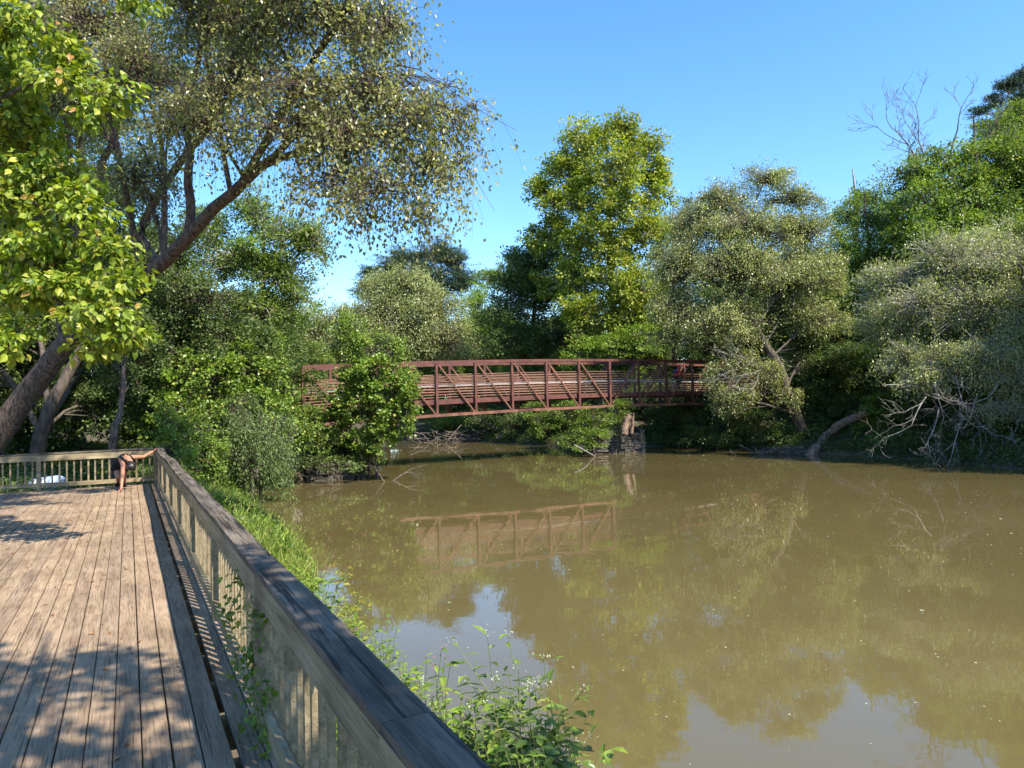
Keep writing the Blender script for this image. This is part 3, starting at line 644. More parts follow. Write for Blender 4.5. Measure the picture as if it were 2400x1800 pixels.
# --- shrubs and vines of the near bank
def shrub(name, label, lobes, leafmat, leaf, Y0, style='broad', barkm=None, group=None, cat='shrub', **kw):
    lb = lobe_px(lobes); c = np.mean([q[0] for q in lb], 0)
    base = c.copy(); base[2] = max(float(ground_z([base[:2]])[0]), -0.3) - 0.05
    top = max(q[0][2] for q in lb)
    tk = [(base, .07), (base * 0.6 + c * 0.4, .055), (c, .03), (np.array([c[0], c[1], top]), .01)]
    return tree(name, label, cat, lobes, leafmat, barkm or B_DARK, tk, leaf=leaf, style=style, group=group, parts=('stems', 'foliage'), **kw)
shrub('vine_thicket', 'thicket of climbing vines draped over trees right of the railing corner', [(480, 900, 100, 70, 26), (570, 880, 80, 70, 27), (620, 860, 55, 75, 29), (640, 960, 60, 75, 29), (600, 970, 80, 70, 27), (690, 1030, 50, 50, 30), (430, 970, 70, 60, 25), (640, 810, 40, 40, 30)], 'vine', 0.115, 27, lai=0.95, clump=0.34, maxn=60000, shape='rhomb', wr=0.85)
shrub('vine_thicket', 'green undergrowth pressing against the outside of the railing corner', [(420, 1050, 55, 55, 21), (470, 1080, 55, 60, 23), (400, 1000, 45, 40, 21), (510, 1110, 40, 45, 25), (540, 1060, 50, 50, 26), (455, 1010, 50, 50, 23)], 'green', 0.085, 22, lai=0.95, clump=0.25, maxn=45000, wr=0.7)
shrub('feathery_shrub', 'feathery fine-leaved shrub hanging over the muddy water edge', [(590, 1010, 60, 40, 25.5), (640, 1060, 50, 40, 26), (580, 1080, 60, 50, 25), (630, 1120, 45, 26, 26), (560, 960, 45, 40, 26), (655, 990, 30, 20, 26)], 'feather', 0.13, 26, style='droop', lai=0.8, hang=0.8, wr=0.25, maxn=50000, tw_r=0.004)
shrub('vine_mound', 'rounded vine-covered tree bulging over the river in front of the footbridge', [(860, 880, 70, 50, 33), (930, 920, 50, 60, 32.5), (870, 960, 90, 70, 33), (940, 990, 40, 50, 32), (835, 940, 50, 50, 33.5), (880, 1040, 60, 50, 32.5), (780, 985, 45, 40, 33.5), (960, 950, 25, 50, 32)], 'vine', 0.13, 33, lai=1.15, clump=0.34, maxn=60000, wr=0.85)
shrub('willowy_shrub', 'light green spray of upright shoots topping the vine mound beside the bridge', [(810, 790, 35, 50, 33), (850, 800, 40, 50, 33.2), (810, 840, 35, 35, 33), (900, 800, 30, 30, 33.4), (930, 830, 30, 30, 33.4), (850, 850, 45, 35, 33)], 'vine', 0.12, 33, lai=0.6, clump=0.35, maxn=20000, wr=0.45, ragged=0.3)
shrub('vine_thicket', 'leafy thicket below the left end of the footbridge', [(730, 1010, 50, 45, 33), (700, 980, 40, 35, 33), (760, 1040, 50, 30, 33), (800, 1010, 40, 40, 33.5)], 'green', 0.12, 33, lai=0.9, clump=0.34, maxn=25000, wr=0.8)
# vines and leaves that shade the hollow behind the old pier
shrub('dark_shrub', 'deeply shaded shrub over the old stonework at the water line', [(820, 1060, 50, 40, 34), (780, 1070, 60, 25, 34.5), (860, 1080, 30, 30, 33), (740, 1085, 45, 18, 31.8), (800, 1092, 40, 16, 31.4)], 'dark', 0.11, 34, lai=0.9, clump=0.3, maxn=14000)

# --- far bank, left to right
def ft(name, label, lobes, leafmat, Y, **kw):
    cx = np.mean([l[0] for l in lobes]); topy = min(l[1] - l[3] * 0.5 for l in lobes)
    kw.setdefault('leaf', 0.16); kw.setdefault('lai', 1.0); kw.setdefault('clump', 0.7); kw.setdefault('maxn', 45000)
    bk = kw.pop('bk', B_DARK); tr = kw.pop('tr', 0.22); tk = kw.pop('trunk', None) or simple_trunk(cx, Y, topy, tr)
    return tree(name, label, kw.pop('cat', 'tree'), lobes, leafmat, bk, tk, **kw)
ft('willow_tree', 'pale grey-green tree at the far left beyond the footbridge', [(720, 790, 70, 60, 78), (800, 760, 70, 50, 78), (760, 840, 90, 60, 77), (690, 740, 35, 30, 80), (860, 800, 60, 80, 76)], 'birchfar', 78, leaf=0.19, style='droop', hang=0.9, loose=1.0, lai=0.8)
ft('willow_tree', 'tall rounded grey-green tree behind the bridge, left of the yellow-green one', [(960, 680, 80, 60, 76), (900, 740, 70, 60, 75), (1010, 740, 90, 70, 75), (950, 810, 120, 60, 74), (1050, 800, 70, 70, 74), (880, 680, 40, 40, 78)], 'birchfar', 76, leaf=0.19, style='droop', hang=0.9, loose=1.0, lai=0.85)
ft('pine_tree', 'dark pine poking above the grey-green trees left of the open sky gap', [(1060, 625, 45, 42, 96), (1085, 670, 30, 35, 96), (1020, 605, 42, 38, 96), (1020, 680, 60, 50, 96), (985, 640, 40, 40, 96)], 'pine', 96, leaf=0.34, style='pine', clump=0.8, wr=0.16, lai=1.1, ragged=.35, tr=.3)
ft('pine_tree', 'dark bluish pine with spiky outline at the left end of the far skyline', [(915, 640, 40, 36, 98), (875, 690, 42, 34, 98), (945, 615, 32, 30, 98), (868, 650, 24, 22, 98), (930, 690, 60, 50, 98)], 'pine', 98, leaf=0.34, style='pine', clump=0.8, wr=0.16, lai=1.1, ragged=.35, tr=.3)
ft('broadleaf_tree', 'yellow-green tree between the pale trees and the sycamore shade', [(1120, 730, 45, 50, 82), (1150, 790, 60, 60, 80), (1090, 800, 50, 50, 80)], 'lime', 82, leaf=0.17, lai=0.9)
ft('broadleaf_tree', 'small round treetop on the distant skyline in the sky gap', [(1225, 625, 45, 26, 110), (1150, 655, 50, 22, 112), (1200, 660, 70, 30, 110)], 'green', 110, leaf=0.26, lai=0.9)
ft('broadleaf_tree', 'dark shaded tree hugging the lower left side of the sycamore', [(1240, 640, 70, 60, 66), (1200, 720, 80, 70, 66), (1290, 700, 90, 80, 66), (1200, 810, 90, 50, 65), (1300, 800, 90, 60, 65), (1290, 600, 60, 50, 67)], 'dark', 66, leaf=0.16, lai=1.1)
ft('sycamore_tree', 'tallest yellow-green sycamore standing against the sky behind the bridge', [(1445, 315, 60, 40, 61), (1370, 340, 65, 50, 61.5), (1500, 375, 60, 55, 61), (1310, 410, 60, 45, 62), (1420, 410, 90, 60, 60), (1262, 450, 34, 34, 62.5), (1540, 455, 42, 55, 61), (1340, 490, 75, 55, 61), (1460, 500, 90, 60, 60), (1300, 560, 60, 45, 62.5), (1400, 590, 90, 60, 60.5), (1520, 560, 55, 50, 60.5),
    (1460, 670, 90, 60, 60), (1350, 660, 80, 60, 62), (1400, 750, 90, 55, 60.5), (1490, 760, 60, 55, 60)], 'sycamore', 61, leaf=0.22, lai=1.5, clump=0.8, maxn=110000, wr=0.8, ragged=0.2, bk=B_PALE,
    trunk=[(gp(1440, 1000, 61), .42), (P(1440, 850, 61), .36), (P(1435, 700, 61), .3), (P(1428, 560, 61), .22), (P(1430, 420, 61), .13), (P(1440, 320, 61), .05)])
ft('broadleaf_tree', 'pale lime-green bushy tree just above the bridge deck, below the sycamore', [(1380, 830, 50, 35, 59), (1440, 815, 50, 35, 58.5), (1500, 800, 50, 45, 58), (1340, 850, 30, 20, 59)], 'lime', 59, leaf=0.15, lai=0.9, clump=0.5, maxn=20000, tr=.1)
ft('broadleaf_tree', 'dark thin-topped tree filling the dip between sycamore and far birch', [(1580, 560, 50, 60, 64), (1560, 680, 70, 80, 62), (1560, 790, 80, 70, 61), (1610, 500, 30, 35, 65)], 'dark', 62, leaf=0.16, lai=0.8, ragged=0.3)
FB = [(1790, 425, 55, 35, 46), (1850, 470, 55, 35, 46), (1700, 480, 70, 45, 46), (1640, 540, 70, 55, 46), (1760, 540, 100, 60, 45), (1880, 550, 70, 60, 46), (1600, 640, 80, 70, 45.5), (1720, 640, 110, 70, 44.5), (1850, 660, 100, 70, 45), (1930, 640, 45, 60, 46),
      (1590, 735, 70, 55, 45), (1680, 760, 90, 60, 44), (1820, 740, 80, 50, 46.5), (1900, 750, 60, 50, 45), (1700, 880, 45, 35, 43.5), (1740, 850, 40, 35, 43), (1890, 840, 45, 35, 46.5), (1800, 880, 38, 32, 43.2), (1750, 790, 45, 28, 43.4), (1850, 930, 30, 22, 43.4), (1715, 940, 45, 45, 43), (1560, 790, 35, 25, 45)]
ft('river_birch', 'broad olive-green birch with a leaning trunk at the right end of the bridge', FB, 'birchfar', 45, leaf=0.115, style='droop', hang=0.8, loose=0.9, drop=.45, lai=0.85, maxn=120000, bk=B_DARK, ragged=0.34,
   trunk=[(gp(1888, 1030, 44.5), .36), (P(1872, 985, 44.4), .32), (P(1846, 925, 44.2), .29), (P(1828, 860, 44), .26), (P(1786, 800, 44), .23), (P(1768, 755, 44), .2), (P(1740, 690, 44.5), .15), (P(1725, 620, 45), .12), (P(1760, 500, 45.5), .06), (P(1790, 430, 46), .02)])
ft('broadleaf_tree', 'bright green tree rising just right of the olive birch', [(2000, 510, 55, 45, 53), (2050, 470, 50, 35, 54), (2080, 520, 60, 60, 53), (1990, 600, 60, 70, 52), (2060, 620, 70, 70, 52), (1960, 700, 50, 70, 51.5), (2040, 730, 80, 60, 51)], 'green', 52, leaf=0.16, lai=1.0, maxn=45000)
ft('broadleaf_tree', 'dark understorey tree in the shade between the two birches', [(1970, 800, 70, 60, 50), (2060, 810, 60, 60, 50), (1950, 890, 70, 50, 49), (2030, 890, 70, 50, 48)], 'dark', 50, leaf=0.14, lai=1.0, maxn=30000)
ft('broadleaf_tree', 'big bright green tree crowned by dead branches near the right edge', [(2140, 420, 60, 50, 50), (2210, 400, 70, 60, 50), (2170, 490, 90, 70, 49), (2270, 470, 90, 80, 49), (2340, 420, 80, 90, 50), (2400, 380, 70, 80, 50), (2330, 330, 60, 50, 51), (2380, 290, 60, 40, 52), (2220, 570, 110, 70, 48), (2350, 560, 100, 80, 48), (2130, 560, 60, 60, 49), (2440, 500, 90, 140, 49)],
   'green', 49, leaf=0.16, lai=1.0, maxn=70000)
ft('pine_tree', 'dark pine with tufted top in the upper right corner', [(2365, 215, 32, 26, 62), (2398, 195, 30, 26, 62), (2335, 248, 26, 20, 62), (2400, 250, 42, 34, 62), (2292, 268, 20, 13, 62), (2296, 300, 18, 13, 62), (2380, 290, 50, 30, 62), (2440, 210, 40, 30, 62), (2420, 330, 60, 40, 62)], 'pine', 62, leaf=0.30, style='pine', clump=0.5, wr=0.14, lai=1.2, ragged=.35, tr=.28,
   trunk=[(gp(2390, 1000, 62), .4), (P(2390, 700, 62), .35), (P(2392, 400, 62), .25), (P(2394, 180, 62), .08)])
RB = [(2340, 560, 60, 40, 37), (2400, 590, 60, 50, 36), (2270, 590, 45, 40, 37), (2130, 655, 70, 45, 37), (2230, 620, 90, 60, 36), (2330, 640, 90, 70, 35), (2060, 690, 50, 60, 38), (2090, 760, 70, 60, 37), (2180, 730, 90, 70, 35.5), (2290, 740, 90, 70, 34.5), (2380, 750, 70, 90, 34), (2130, 850, 60, 50, 35), (2210, 860, 60, 45, 34), (2300, 850, 80, 60, 33.5), (2380, 890, 60, 60, 33), (2060, 640, 30, 30, 38), (2150, 900, 40, 30, 34), (2340, 960, 60, 30, 33), (2440, 800, 60, 200, 34), (2400, 650, 70, 60, 35)]
ft('river_birch', 'river birch with pale drooping leaves leaning over the water at the right edge', RB, 'birchfar', 35, leaf=0.095, style='droop', hang=0.65, loose=1.2, drop=.4, tw_r=.008, lai=0.8, maxn=120000, bk=B_PALE, ragged=0.4,
   trunk=[(gp(2470, 1000, 34), .3), (P(2440, 900, 34), .26), (P(2380, 800, 34.4), .2), (P(2300, 720, 35), .15), (P(2200, 650, 36), .08)])

# --- dead wood
def dead_branches(name, label, cat, seeds, matl, gens=3, spread=0.5, ratio=0.68, up_b=0.0, kids=3, r_min=0.006, grav=0.0, part='branches', anchor=None):
    """recursive bare branches; seeds = [(p, dir, length, radius)]"""
    cur = seeds; geo = []
    root = empty(name, anchor if anchor is not None else seeds[0][0], 0, label=label, cat=cat)
    for g in range(gens):
        nxt = []; paths = []; rad = []
        for p, d, l, r in cur:
            p = np.array(p, float); d = nrm(np.array(d, float))
            q = [p]
            dd = d.copy(); dirs = [d]
            for i in range(4):
                dd = nrm(dd + rng.normal(size=3) * 0.16 + np.array([0, 0, up_b - grav * i * 0.3])); q.append(q[-1] + dd * l / 4); dirs.append(dd)
            paths.append(q); rad.append(np.linspace(r, r * 0.55, 5))
            for k in range(kids):
                i = 4 if k == 0 else rng.integers(1, 5)
                nd = nrm(dirs[i] + rng.normal(size=3) * (spread if k else 0.25))
                nxt.append((q[i], nd, l * ratio * rng.uniform(0.7, 1.15), max(r_min, (r * 0.55 if k == 0 else r * 0.42))))
        geo.append(tubes(np.array(paths), np.array(rad), 5 if g < 2 else 3, 0)); cur = nxt
    mesh_obj(part, geo, matl, root, smooth=True)
    return root
c_ = P(2190, 430, 50)
dead_branches('dead_tree', 'bare dead treetop of thin grey branches above the bright green tree', 'tree', [(P(2170, 445, 50), P(2140, 330, 50) - P(2170, 445, 50), 3.4, .08), (P(2185, 445, 50), P(2180, 320, 50) - P(2185, 445, 50), 3.8, .08), (P(2215, 440, 50), P(2240, 300, 50) - P(2215, 440, 50), 3.8, .08), (P(2160, 440, 50), P(2100, 370, 50) - P(2160, 440, 50), 2.8, .06), (P(2230, 430, 50), P(2270, 330, 50) - P(2230, 430, 50), 3.2, .07)],
              B_DRIFT, gens=5, spread=0.38, ratio=0.64, up_b=0.05, r_min=0.014, anchor=gp(2180, 1000, 50))
o = mesh_obj('dead_snag', [limb(np.array([gp(2015, 1000, 56), P(2010, 700, 56), P(2006, 480, 56), P(1998, 396, 56)]), [.25, .2, .11, .04], 14, 6, 0.1)[0], limb(np.array([P(2012, 520, 56), P(2010, 470, 56), P(2006, 455, 56)]), [.09, .07, .03], 6, 5)[0], limb(np.array([P(2006, 600, 56), P(1994, 500, 56), P(1990, 440, 56)]), [.08, .06, .03], 6, 5)[0]], B_PALE, smooth=True)
tag(o, 'thin pale dead snag sticking up from the skyline between the right-hand trees', 'tree')
sd = []
for px, py in ((2190, 900), (2240, 880), (2290, 930), (2340, 900), (2390, 930), (2330, 980), (2400, 860), (2200, 960), (2260, 980), (2370, 1000), (2170, 930)):
    p = P(px, py, 33 + rng.uniform(-.6, .6)); sd.append((p, nrm(np.array([rng.uniform(-.9, .3), rng.uniform(-.5, .1), -0.7 + rng.uniform(-.3, .3)])), rng.uniform(1.3, 1.9), .035))
dead_branches('bare_bush', 'tangle of bare pale twigs hanging down to the water at the right edge', 'bush', sd, B_TWIG, gens=5, spread=0.75, ratio=0.68, r_min=0.007, grav=-0.03, kids=3, part='twigs', anchor=gp(2300, 1060, 33))
# bare twigs at the bridge's right end
sd = [(P(1790, 860, 43), nrm(np.array([-0.9, -.3, dz])), 1.9, .035) for dz in (-.5, -.2, .1, -.8)]
dead_branches('bare_branch', 'spray of bare grey twigs poking from the olive birch over the bridge end', 'branch', sd, B_TWIG, gens=4, spread=0.5, ratio=0.7, r_min=0.009, part='twigs')
# leaning log
lg = [G(1893, 1066, 0.02) + [0, 0, -.3], P(1930, 1030, 42.6), P(1975, 992, 42.4), P(2032, 968, 42.2)]
o = mesh_obj('fallen_log', [limb(np.array(lg), [.30, .25, .23, .22], 26, 12, 0.10)[0]], B_LOG, smooth=True)
tag(o, 'thick broken log leaning out of the far bank, its pale end raised', 'log')
ec = lg[3]; dr = nrm(np.array(lg[3]) - np.array(lg[2])); s1 = nrm(np.cross(dr, [0, 0, 1])); s2 = np.cross(s1, dr)
th = np.linspace(0, 2 * np.pi, 14, endpoint=False)
ring = ec + (s1[None] * np.cos(th)[:, None] + s2[None] * np.sin(th)[:, None]) * (0.235 + rng.normal(size=14)[:, None] * .01)
ev = np.vstack([ring, ec + dr * 0.10]); ef = np.array([[i, (i + 1) % 14, 14] for i in range(14)])
q = mesh_obj('broken_end', [(ev, ef, 0)], plain('fresh_wood', (.48, .36, .24), .8)); q.parent = o
def pile(name, label, c, sx, sy, n, lmin, lmax, r, matl, cat='driftwood', h=0.25):
    geo = []
    ps, rs = [], []
    for i in range(n):
        p = np.array(c) + [rng.normal() * sx, rng.normal() * sy, abs(rng.normal()) * h]
        d = nrm(np.array([rng.normal(), rng.normal() * .5, rng.normal() * .28])); l = rng.uniform(lmin, lmax); rr_ = r * rng.uniform(.3, 1.2)
        bend = rng.normal(size=3) * .08 * l
        ps.append([p - d * l / 2, p + bend, p + d * l / 2]); rs.append([rr_, rr_ * .9, rr_ * .4])
    o = mesh_obj(name, [tubes(np.array(ps), np.array(rs), 5, 0)], matl, smooth=True); return tag(o, label, cat)
pile('driftwood_pile', 'low heap of drift sticks at the water line below the leaning log', G(1850, 1064, 0), 1.1, .35, 120, .5, 1.8, .03, B_DRIFT, h=.12)
pile('driftwood_pile', 'wide tangle of dead sticks on the far bank seen under the bridge', G(1120, 1034, 0), 3.0, .8, 160, .8, 3.5, .045, B_DRIFT, h=.4)
pile('driftwood_pile', 'brush of roots and sticks under the vines beside the left stone pier', G(715, 1118, 0.1), .9, .5, 130, .4, 1.4, .022, B_DRIFT, h=.35)
for (a, b_, r_, lab) in [((P(1108, 972, 66), P(1150, 1000, 66), P(1225, 1030, 66)), None, (.16, .2, .24), 'long pale dead trunk slanting down to the water under the bridge'), ((P(1165, 1030, 63), P(1195, 1018, 63), P(1222, 1005, 63)), None, (.26, .22, .2), 'short dark log lying on the drift tangle under the bridge')]:
    o = mesh_obj('fallen_log', [limb(np.array(a), list(r_), 10, 8, 0.08)[0]], B_DRIFT, smooth=True); tag(o, lab, 'log')
o = mesh_obj('bare_stick', [limb(np.array([P(1346, 1043, 42.5), P(1370, 1056, 42.3), G(1397, 1071, -0.05)]), [.045, .05, .05], 8, 6, 0.1)[0]], B_TWIG, smooth=True); tag(o, 'straight pale stick slanting into the water in front of the stone pier', 'stick')
dead_branches('bare_branch', 'small bare twigs sticking out of the water under the vine mound', 'branch', [(G(905, 1135, -.1), (-.6, 0, .8), 1.1, .03), (G(915, 1132, -.1), (.8, .1, .5), 1.0, .03), (G(880, 1120, -.1), (.1, 0, 1), 1.3, .025)], B_DRIFT, gens=4, spread=.6, ratio=.65, part='twigs')

# --- stone piers
STONE = bark('pier_stone', (.018, .017, .015), (.12, .108, .092), 1.1, 0.6)
def stone_pier(label, cx, cy, ang, hw, hd, zt_):
    t = []; ca, sa = math.cos(ang), math.sin(ang); z = -0.4
    while z < zt_:
        h = random.uniform(.12, .22)
        s = 0.0; per = 4 * (hw + hd) * 0.5 * 2 / 2
        for side in range(4):
            ln = 2 * (hw if side % 2 == 0 else hd); s = -ln / 2
            while s < ln / 2 - .05:
                l = min(random.uniform(.3, .75), ln / 2 - s); dpt = random.uniform(.26, .34); o_ = random.uniform(-.07, .06)
                if side == 0: b4 = (s, s + l - .015, -hd - o_, -hd + dpt)
                elif side == 1: b4 = (hw - dpt, hw + o_, s, s + l - .015)
                elif side == 2: b4 = (s, s + l - .015, hd - dpt, hd + o_)
                else: b4 = (-hw - o_, -hw + dpt, s, s + l - .015)
                v, f, k = box(*b4, z + .008, z + h - .006); v = v + rng.normal(size=v.shape) * .022
                if z > zt_ - .45 and rng.random() < .35: s += l; continue
                t.append((np.column_stack([cx + v[:, 0] * ca - v[:, 1] * sa, cy + v[:, 0] * sa + v[:, 1] * ca, v[:, 2]]), f, 0)); s += l
        z += h
    v, f, k = box(-hw + .2, hw - .2, -hd + .2, hd - .2, -.5, zt_ - .1)
    t.append((np.column_stack([cx + v[:, 0] * ca - v[:, 1] * sa, cy + v[:, 0] * sa + v[:, 1] * ca, v[:, 2]]), f, 0))
    o = mesh_obj('stone_pier', t, STONE); tag(o, label, 'pier')
    bv = o.modifiers.new('bevel', 'BEVEL'); bv.width = 0.02; bv.segments = 1
c1 = G(1440, 1062, 0); stone_pier('ruined dry-stone pier in the water below the middle of the footbridge', c1[0], c1[1] + 1.0, .25, 1.75, 1.2, 1.35)
c2 = G(775, 1126, 0); stone_pier('low dark ruined stone pier under the vines at the left bank', c2[0], c2[1] + .9, .2, 1.25, .9, .75)
shrub('pier_shrub', 'green bush growing on top of the mid-river stone pier', [(1410, 985, 45, 28, 45.5), (1370, 1010, 45, 28, 45.5), (1440, 960, 35, 22, 46), (1345, 1035, 30, 18, 45), (1405, 1025, 38, 18, 43.8), (1370, 1045, 26, 12, 43.6)], 'green', 0.11, 45, lai=0.9, clump=0.3, maxn=14000)
o = mesh_obj('tree_stump', [limb(np.array([P(1462, 1016, 45.6), P(1466, 996, 45.6), P(1474, 974, 45.6)]), [.26, .24, .2], 8, 10, .12)[0], limb(np.array([P(1480, 1016, 45.6), P(1483, 992, 45.6), P(1485, 968, 45.6)]), [.12, .10, .05], 6, 7, .1)[0]], B_LOG, smooth=True)
tag(o, 'split dead stump standing on the mid-river stone pier', 'stump')

# --- undergrowth of the far bank
US = [
 ('low ivy-like bank bush under the left part of the bridge', [(1020, 985, 50, 22, 72), (1070, 995, 60, 24, 70), (990, 960, 40, 20, 74)], 'green', 71),
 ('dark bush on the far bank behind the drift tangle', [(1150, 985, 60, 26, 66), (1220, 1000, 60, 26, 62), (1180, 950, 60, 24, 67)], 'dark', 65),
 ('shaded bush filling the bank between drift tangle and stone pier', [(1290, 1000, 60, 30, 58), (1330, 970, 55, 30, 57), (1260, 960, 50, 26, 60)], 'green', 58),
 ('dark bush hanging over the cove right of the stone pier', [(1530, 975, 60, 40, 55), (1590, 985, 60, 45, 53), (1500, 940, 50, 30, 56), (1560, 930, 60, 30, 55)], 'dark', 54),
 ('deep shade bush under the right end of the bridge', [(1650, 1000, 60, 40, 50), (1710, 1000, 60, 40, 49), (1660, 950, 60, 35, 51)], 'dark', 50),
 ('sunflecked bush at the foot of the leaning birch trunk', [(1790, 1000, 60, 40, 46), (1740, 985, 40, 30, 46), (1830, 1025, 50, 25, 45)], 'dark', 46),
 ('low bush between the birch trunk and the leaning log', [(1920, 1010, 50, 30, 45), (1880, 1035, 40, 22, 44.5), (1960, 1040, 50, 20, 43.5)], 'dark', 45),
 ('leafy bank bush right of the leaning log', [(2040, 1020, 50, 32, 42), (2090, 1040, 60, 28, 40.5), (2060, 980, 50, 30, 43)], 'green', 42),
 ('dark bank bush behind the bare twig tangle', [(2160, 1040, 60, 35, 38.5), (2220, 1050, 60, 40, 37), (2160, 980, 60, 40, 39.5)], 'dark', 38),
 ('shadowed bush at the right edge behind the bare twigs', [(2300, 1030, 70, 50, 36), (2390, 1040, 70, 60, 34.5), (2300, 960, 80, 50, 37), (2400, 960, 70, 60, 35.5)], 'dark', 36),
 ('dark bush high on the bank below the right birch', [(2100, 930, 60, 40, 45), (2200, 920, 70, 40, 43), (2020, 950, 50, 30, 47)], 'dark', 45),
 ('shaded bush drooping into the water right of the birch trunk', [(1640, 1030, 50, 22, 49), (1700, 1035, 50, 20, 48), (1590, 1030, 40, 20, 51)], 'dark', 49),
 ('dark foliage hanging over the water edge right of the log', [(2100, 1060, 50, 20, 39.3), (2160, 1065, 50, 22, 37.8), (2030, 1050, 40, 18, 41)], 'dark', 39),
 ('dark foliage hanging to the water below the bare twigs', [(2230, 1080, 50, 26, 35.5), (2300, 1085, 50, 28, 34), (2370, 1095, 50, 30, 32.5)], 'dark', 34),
 ('leafy bush on the slope above the leaning log', [(1990, 960, 50, 30, 44.5), (1930, 960, 50, 30, 46), (2070, 960, 40, 30, 43.5)], 'dark', 45),
 ('green thicket on the far bank seen through the left half of the bridge truss', [(1040, 900, 60, 45, 77), (1130, 905, 60, 45, 73), (1220, 900, 60, 45, 69), (960, 920, 50, 40, 80)], 'green', 75),
 ('green thicket on the far bank seen through the middle of the bridge truss', [(1310, 900, 60, 45, 65), (1400, 895, 60, 45, 62), (1480, 900, 60, 45, 60)], 'green', 63),
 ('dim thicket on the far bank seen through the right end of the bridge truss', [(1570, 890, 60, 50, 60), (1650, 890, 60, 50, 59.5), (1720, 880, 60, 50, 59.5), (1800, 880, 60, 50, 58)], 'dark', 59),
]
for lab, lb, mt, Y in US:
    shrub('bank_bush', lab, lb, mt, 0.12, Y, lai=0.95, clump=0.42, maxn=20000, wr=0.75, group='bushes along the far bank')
# trees deeper in the wood on both sides
WT = []
proto = {}
def wood_tree(i, x, y, h, wd, mt, label):
    key = (mt, i % 2)
    if key not in proto:
        lb = []
        for k in range(-3, 9):
            a = rng.uniform(0, 6.28); rr_ = rng.uniform(0, .32)
            lb.append((np.array([math.cos(a) * rr_ * 8, math.sin(a) * rr_ * 8, 4.0 + k * 1.2]), np.array([2.3, 2.3, 1.6]) * (1.15 - abs(max(k, 1) - 4) * .08)))
        t = tree('woodland_tree', 'x', 'tree', lb, mt, B_DARK, [(np.array([0, 0, 0.0]), .3), (np.array([.2, 0, 4]), .24), (np.array([0, .2, 9]), .16), (np.array([.1, 0, 13.5]), .05)], leaf=0.22, px=False, lai=0.85, clump=0.9, maxn=32000)
        proto[key] = t; root = t
    else:
        src = proto[key]; root = src.copy(); COL.objects.link(root)
        for ch in list(src.children): c = ch.copy(); COL.objects.link(c); c.parent = root
    z = float(ground_z([(x, y)])[0]) - .2
    root.location = (x, y, z); s = h / 15.5; root.scale = (s * wd, s * wd, s); root.rotation_euler = (0, 0, rng.uniform(0, 6))
    px = 1200 + FPX * x / max(y, 1); how = 'tall ' if h > 12.5 else 'low ' if h < 10 else ''
    where = 'behind the big leaning birch trunk' if px < 450 else 'behind the vine-covered trees left of the bridge' if px < 900 else 'beyond the bridge, below the open sky gap' if px < 1230 else 'behind the sycamore' if px < 1560 else 'behind the olive birch at the bridge end' if px < 1960 else 'behind the trees on the right bank' if px < 2400 else 'deep in the right bank wood'
    tag(root, 'dim %s%s tree %s' % (how, 'blackish green' if mt == 'dark' else 'mid-green', where), 'tree', 'trees deeper in the wood')
wl = 'woodland tree deep in the %s'
WPOS = [(12, 66, 12, 1.1), (19, 62, 13, 1.1), (26, 62, 14, 1.1), (27, 54, 11, 1.2), (32, 50, 13, 1.1), (34, 43, 13, 1.1), (31, 37, 11, 1.2), (36, 32, 13, 1.1), (30, 27, 11, 1.1), (38, 58, 16, 1.1), (40, 48, 17, 1.1), (6, 74, 12, 1.2), (0, 80, 12, 1.2), (-6, 86, 12, 1.2), (-14, 96, 13, 1.3), (-24, 104, 13, 1.3),
        (-12, 37, 8, 1.3), (-15, 43, 9, 1.3), (-17, 35, 11, 1.2), (-20, 30, 12, 1.2), (-24, 37, 13, 1.2), (-20, 46, 10, 1.3), (-24, 54, 11, 1.3), (-30, 64, 12, 1.3), (-30, 46, 14, 1.2), (-26, 27, 14, 1.2), (-21, 24, 13, 1.1), (34, 18, 13, 1.1), (38, 8, 13, 1.1), (46, 25, 15, 1.1), (22, 70, 16, 1.1), (46, 62, 18, 1.1), (-36, 80, 14, 1.4), (-16, 58, 9, 1.3), (22, 56, 9, 1.2), (-10, 92, 12, 1.6), (-2, 92, 12, 1.5), (8, 90, 12, 1.5), (16, 84, 13, 1.5), (-20, 106, 13, 1.6), (-32, 112, 14, 1.6), (-44, 118, 14, 1.6), (-4, 84, 9, 1.5), (3, 78, 9, 1.5), (-52, 100, 14, 1.6), (26, 46, 9, 1.4), (29, 42, 9, 1.4), (24, 50, 8, 1.4), (2, 68, 8, 1.4), (9, 62, 8, 1.4), (15, 58, 8, 1.4), (21, 64, 10, 1.5), (28, 68, 12, 1.5), (34, 64, 13, 1.5), (31, 56, 9, 1.4),  (50, 40, 16, 1.3), (50, 52, 16, 1.3), (44, 12, 14, 1.3), (50, -4, 14, 1.4), (-34, 20, 14, 1.3), (-30, 14, 13, 1.3), (-40, 30, 15, 1.4), (-42, 50, 15, 1.4), (26.5, 36.5, 10.5, 1.3), (25.5, 31.5, 10, 1.3), (28, 27, 12, 1.3), (22.5, 42, 7.5, 1.4), (19.6, 46, 6.5, 1.4), (24.5, 39, 9, 1.3)]
wl_side = lambda x, y: ('dim green tree standing back in the wood beyond the river' if x > -8 and y > 0 and not (x < 0 and y < 60) else 'dim green tree standing back in the wood left of the river')
for a in np.linspace(-62, 60, 34): WPOS.append((118 * math.sin(R(a)) + rng.uniform(-3, 3), 118 * math.cos(R(a)) + rng.uniform(-4, 4), 13.5, 1.7))
for i, (x, y, h, wd) in enumerate(WPOS):
    wood_tree(i, x, y, h, wd, 'dark' if i % 3 else 'green', wl_side(x, y))

